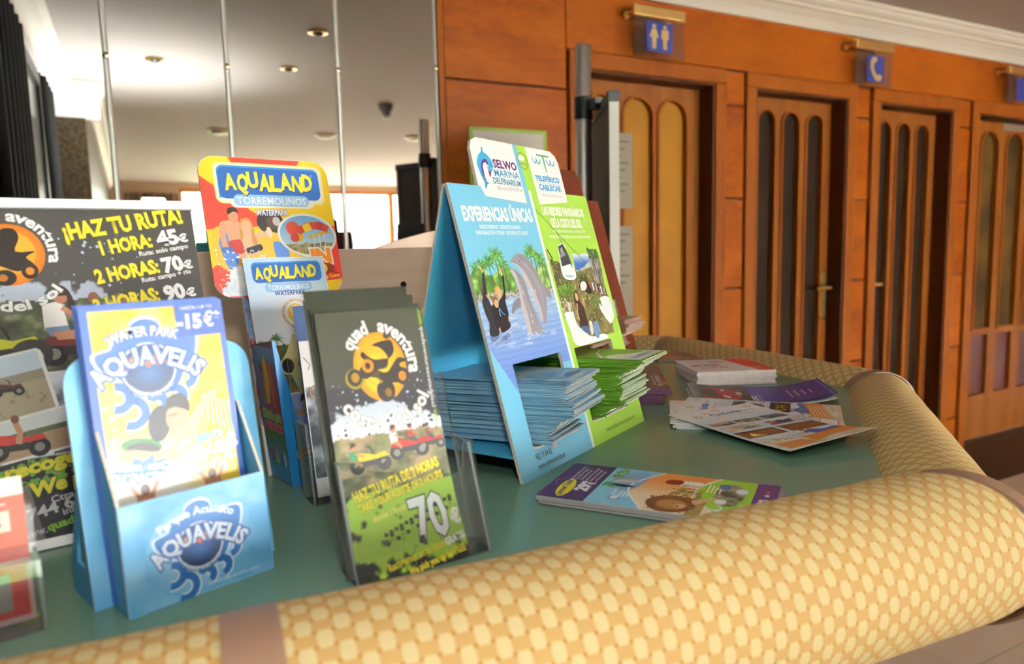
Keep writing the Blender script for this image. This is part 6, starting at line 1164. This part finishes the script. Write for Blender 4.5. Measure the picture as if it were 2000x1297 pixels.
for i, (tx, ty, a_, lb) in enumerate(((0.668, 0.772, 51, 'lowest white excursion leaflet in the fanned pile'), (0.664, 0.776, 49, 'second white excursion leaflet from below in the fan'), (0.672, 0.780, 46, 'third white excursion leaflet turned furthest to the right'), (0.666, 0.784, 50, 'fourth white excursion leaflet turned to the right'), (0.684, 0.800, 40, 'fifth white excursion leaflet just below the top'))):
    flat_sheet(lb, GG, (tx + 0.23 * math.sin(math.radians(a_)), ty - 0.23 * math.cos(math.radians(a_)), ZT + 0.0003 + i * 0.0017), a_, 0.155, 0.23, WP, None, 0.0011, paint_gal(False) if i >= 2 else None)
flat_sheet('top white excursion leaflet with photo grid, curling at the front corner', GG, (gorg[0] + 0.005, gorg[1] - 0.007, ZT + 0.0092), -2.0, 0.155, 0.23, WP, lambda u, v: 0.009 * np.clip((0.09 - v) / 0.09, 0, 1) ** 2 * (0.3 + u / 0.155) - 0.006 * np.clip((0.06 - v) / 0.06, 0, 1) * 0 , 0.0006, paint_gal(True))
# glossy car leaflet
def paint_car(P):
    P.grid(0, 0, 130, 226, 40, 70, lambda U, V: mix(hexs('#2c2f86'), hexs('#4a4fb0'), (V - 60) / 60), 0.5, lambda U, V: V < 128); P.grid(0, 126, 130, 226, 40, 36, lambda U, V: mix(hexs('#2a2622'), hexs('#9aa6ac'), (V - 196) / 26 + (fbm(U * 0.05, V * 0.08, 3) - 0.5)), 0.6)
    P.poly(smooth_loop([(14, 150), (50, 142), (92, 148), (110, 168), (104, 196), (60, 204), (22, 198), (10, 176)], 4), '#a82838', 1.2); P.poly(smooth_loop([(30, 186), (60, 180), (92, 186), (84, 206), (44, 208)], 4), '#3c4248', 1.5); P.ell(36, 166, 12, 5, '#e8ecee', 1.6, 20, 14); P.ell(90, 168, 8, 4, '#d8dce0', 1.6, -20, 14); P.rect(52, 140, 74, 148, '#e8e6e0', 1.7); P.stroke([(20, 146), (60, 138), (100, 142)], 2, '#c83a44', 1.5)
    P.rect(4, 198, 60, 204, '#b04a3c', 1.3); P.text('CARS', 8, 118, 9, '#e4e6f2', 1.6, w=34, bold=0.05); P.rect(4, 112, 60, 113.5, '#c8ccec', 1.4)
    for i in range(4): P.rect(30 + i * 4, 60 - i * 11, 88 - i * 6, 62.5 - i * 11, '#c9cdea', 1.4)
    P.rect(0, 4, 130, 6, '#8a90d0', 1.2)
ca = math.degrees(math.atan2(0.859 - 0.755 - 0.0, 1.064 - 0.985))
corg = (0.985, 0.755, ZT + 0.0012)
flat_sheet('white leaf under the glossy blue car leaflet', 'car hire leaflets', (0.981, 0.752, ZT + 0.0004), ca, 0.13, 0.226, WP, lambda u, v: 0.010 * np.clip((0.07 - v) / 0.07, 0, 1) ** 2, 0.0007)
flat_sheet('glossy blue car hire leaflet curling up at its right end', 'car hire leaflets', corg, ca, 0.13, 0.226, mat('blue_gloss_paper', '#33379a', 0.2), lambda u, v: 0.0012 + 0.016 * np.clip((0.09 - v) / 0.09, 0, 1) ** 2 + 0.006 * np.clip((v - 0.16) / 0.06, 0, 1) ** 2, 0.0006, paint_car)
# white and red magazine pile
def paint_red(P):
    P.rect(0, 0, 150, 140, '#f2f0ee', 0.5); P.poly([(96, 140), (150, 140), (150, 0), (120, 0)], '#d83a32', 0.9); P.poly([(120, 140), (150, 140), (150, 90)], '#e0685a', 1.1)
    P.text('Málaga', 14, 60, 16, '#c23a4a', 1.4, w=56, bold=0.05, rot=8); P.text('Costa Sol', 22, 36, 10, '#c23a4a', 1.4, w=54, bold=0.04, rot=8); P.rect(60, 100, 92, 116, '#c9b8a4', 1.2); P.stroke([(70, 116), (96, 96)], 2, '#5a4a44', 1.4); P.text('2014', 104, 30, 12, '#f6e8e4', 1.4, w=30, bold=0.05)
ra = math.degrees(math.atan2(0.931 - 0.991, 1.043 - 0.904)); rd = ra
REDG = mat('magazine_cover', '#efeeec', 0.4); REDE = mat('magazine_pages', '#e3ddd8', 0.6, noise=(200, '#c9a9a6', 0.5))
for i in range(7):
    flat_sheet('white and red magazine on top of the small pile' if i == 6 else ('lowest' if i == 0 else ['', 'second', 'third', 'fourth', 'fifth', 'sixth'][i]) + ' white and red magazine from the bottom of the pile', 'white and red magazines', (0.909 + 0.0012 * ((i * 5) % 4 - 1.5), 0.994 + 0.001 * ((i * 3) % 4 - 1.5), ZT + 0.0004 + i * 0.0036), ra + ((i * 7) % 5 - 2) * 0.5, 0.150, 0.130, REDG, None, 0.0034, paint_red if i == 6 else None, REDE)
# dark purple pile beside the green leaflets
DKP = mat('charcoal_purple_cover', '#4a4048', 0.35); DKE = mat('plum_page_edge', '#5a3450', 0.5)
def paint_dark(P):
    P.text('Bus turístico', 90, 20, 9, '#dcd8da', 1, w=96, bold=0.03, rot=90); P.text('Málaga city tour', 80, 26, 6, '#c8c2c6', 1, w=86, bold=0.02, rot=90); P.rect(92, 30, 98, 60, '#d86a4a', 1)
dka = math.degrees(math.atan2(1.105 - 0.903, 0.905 - 0.769)) - 90
for i in range(9):
    t = (0.769 - 0.099 * math.cos(math.radians(dka)), 0.903 - 0.099 * math.sin(math.radians(dka)))
    flat_sheet('charcoal leaflet on top of the plum edged pile' if i == 8 else 'plum edged charcoal leaflet in the pile beside the green stack', 'plum edged leaflets', (t[0] + 0.0014 * ((i * 3) % 4 - 1) - 0.014 * (i < 5), t[1] + 0.001 * ((i * 5) % 3), ZT + 0.0004 + i * 0.0030), dka, 0.099, 0.21, DKP, None, 0.0027, paint_dark if i == 8 else None, DKE, 2, 3)
# orange and grey leaflets near the far padded edge
def paint_or(P): P.grid(0, 0, 99, 130, 20, 26, lambda U, V: mix(hexs('#c8704a'), hexs('#8a8478'), fbm(U * 0.05, V * 0.06, 3) * 2.4 - 0.7), 0.5)
oa = math.degrees(math.atan2(1.206 - 1.262, 1.122 - 1.034))
flat_sheet('grey folder lying under the orange leaflet near the far padded edge', 'loose leaflets near the far padded edge', (1.024, 1.246, ZT + 0.0004), oa - 2, 0.11, 0.14, mat('grey_folder', '#8e9494', 0.5), None, 0.002)
flat_sheet('orange and grey leaflet near the far padded edge', 'loose leaflets near the far padded edge', (1.034, 1.262, ZT + 0.003), oa, 0.10, 0.13, mat('orange_paper', '#b8744c', 0.4), None, 0.001, paint_or)
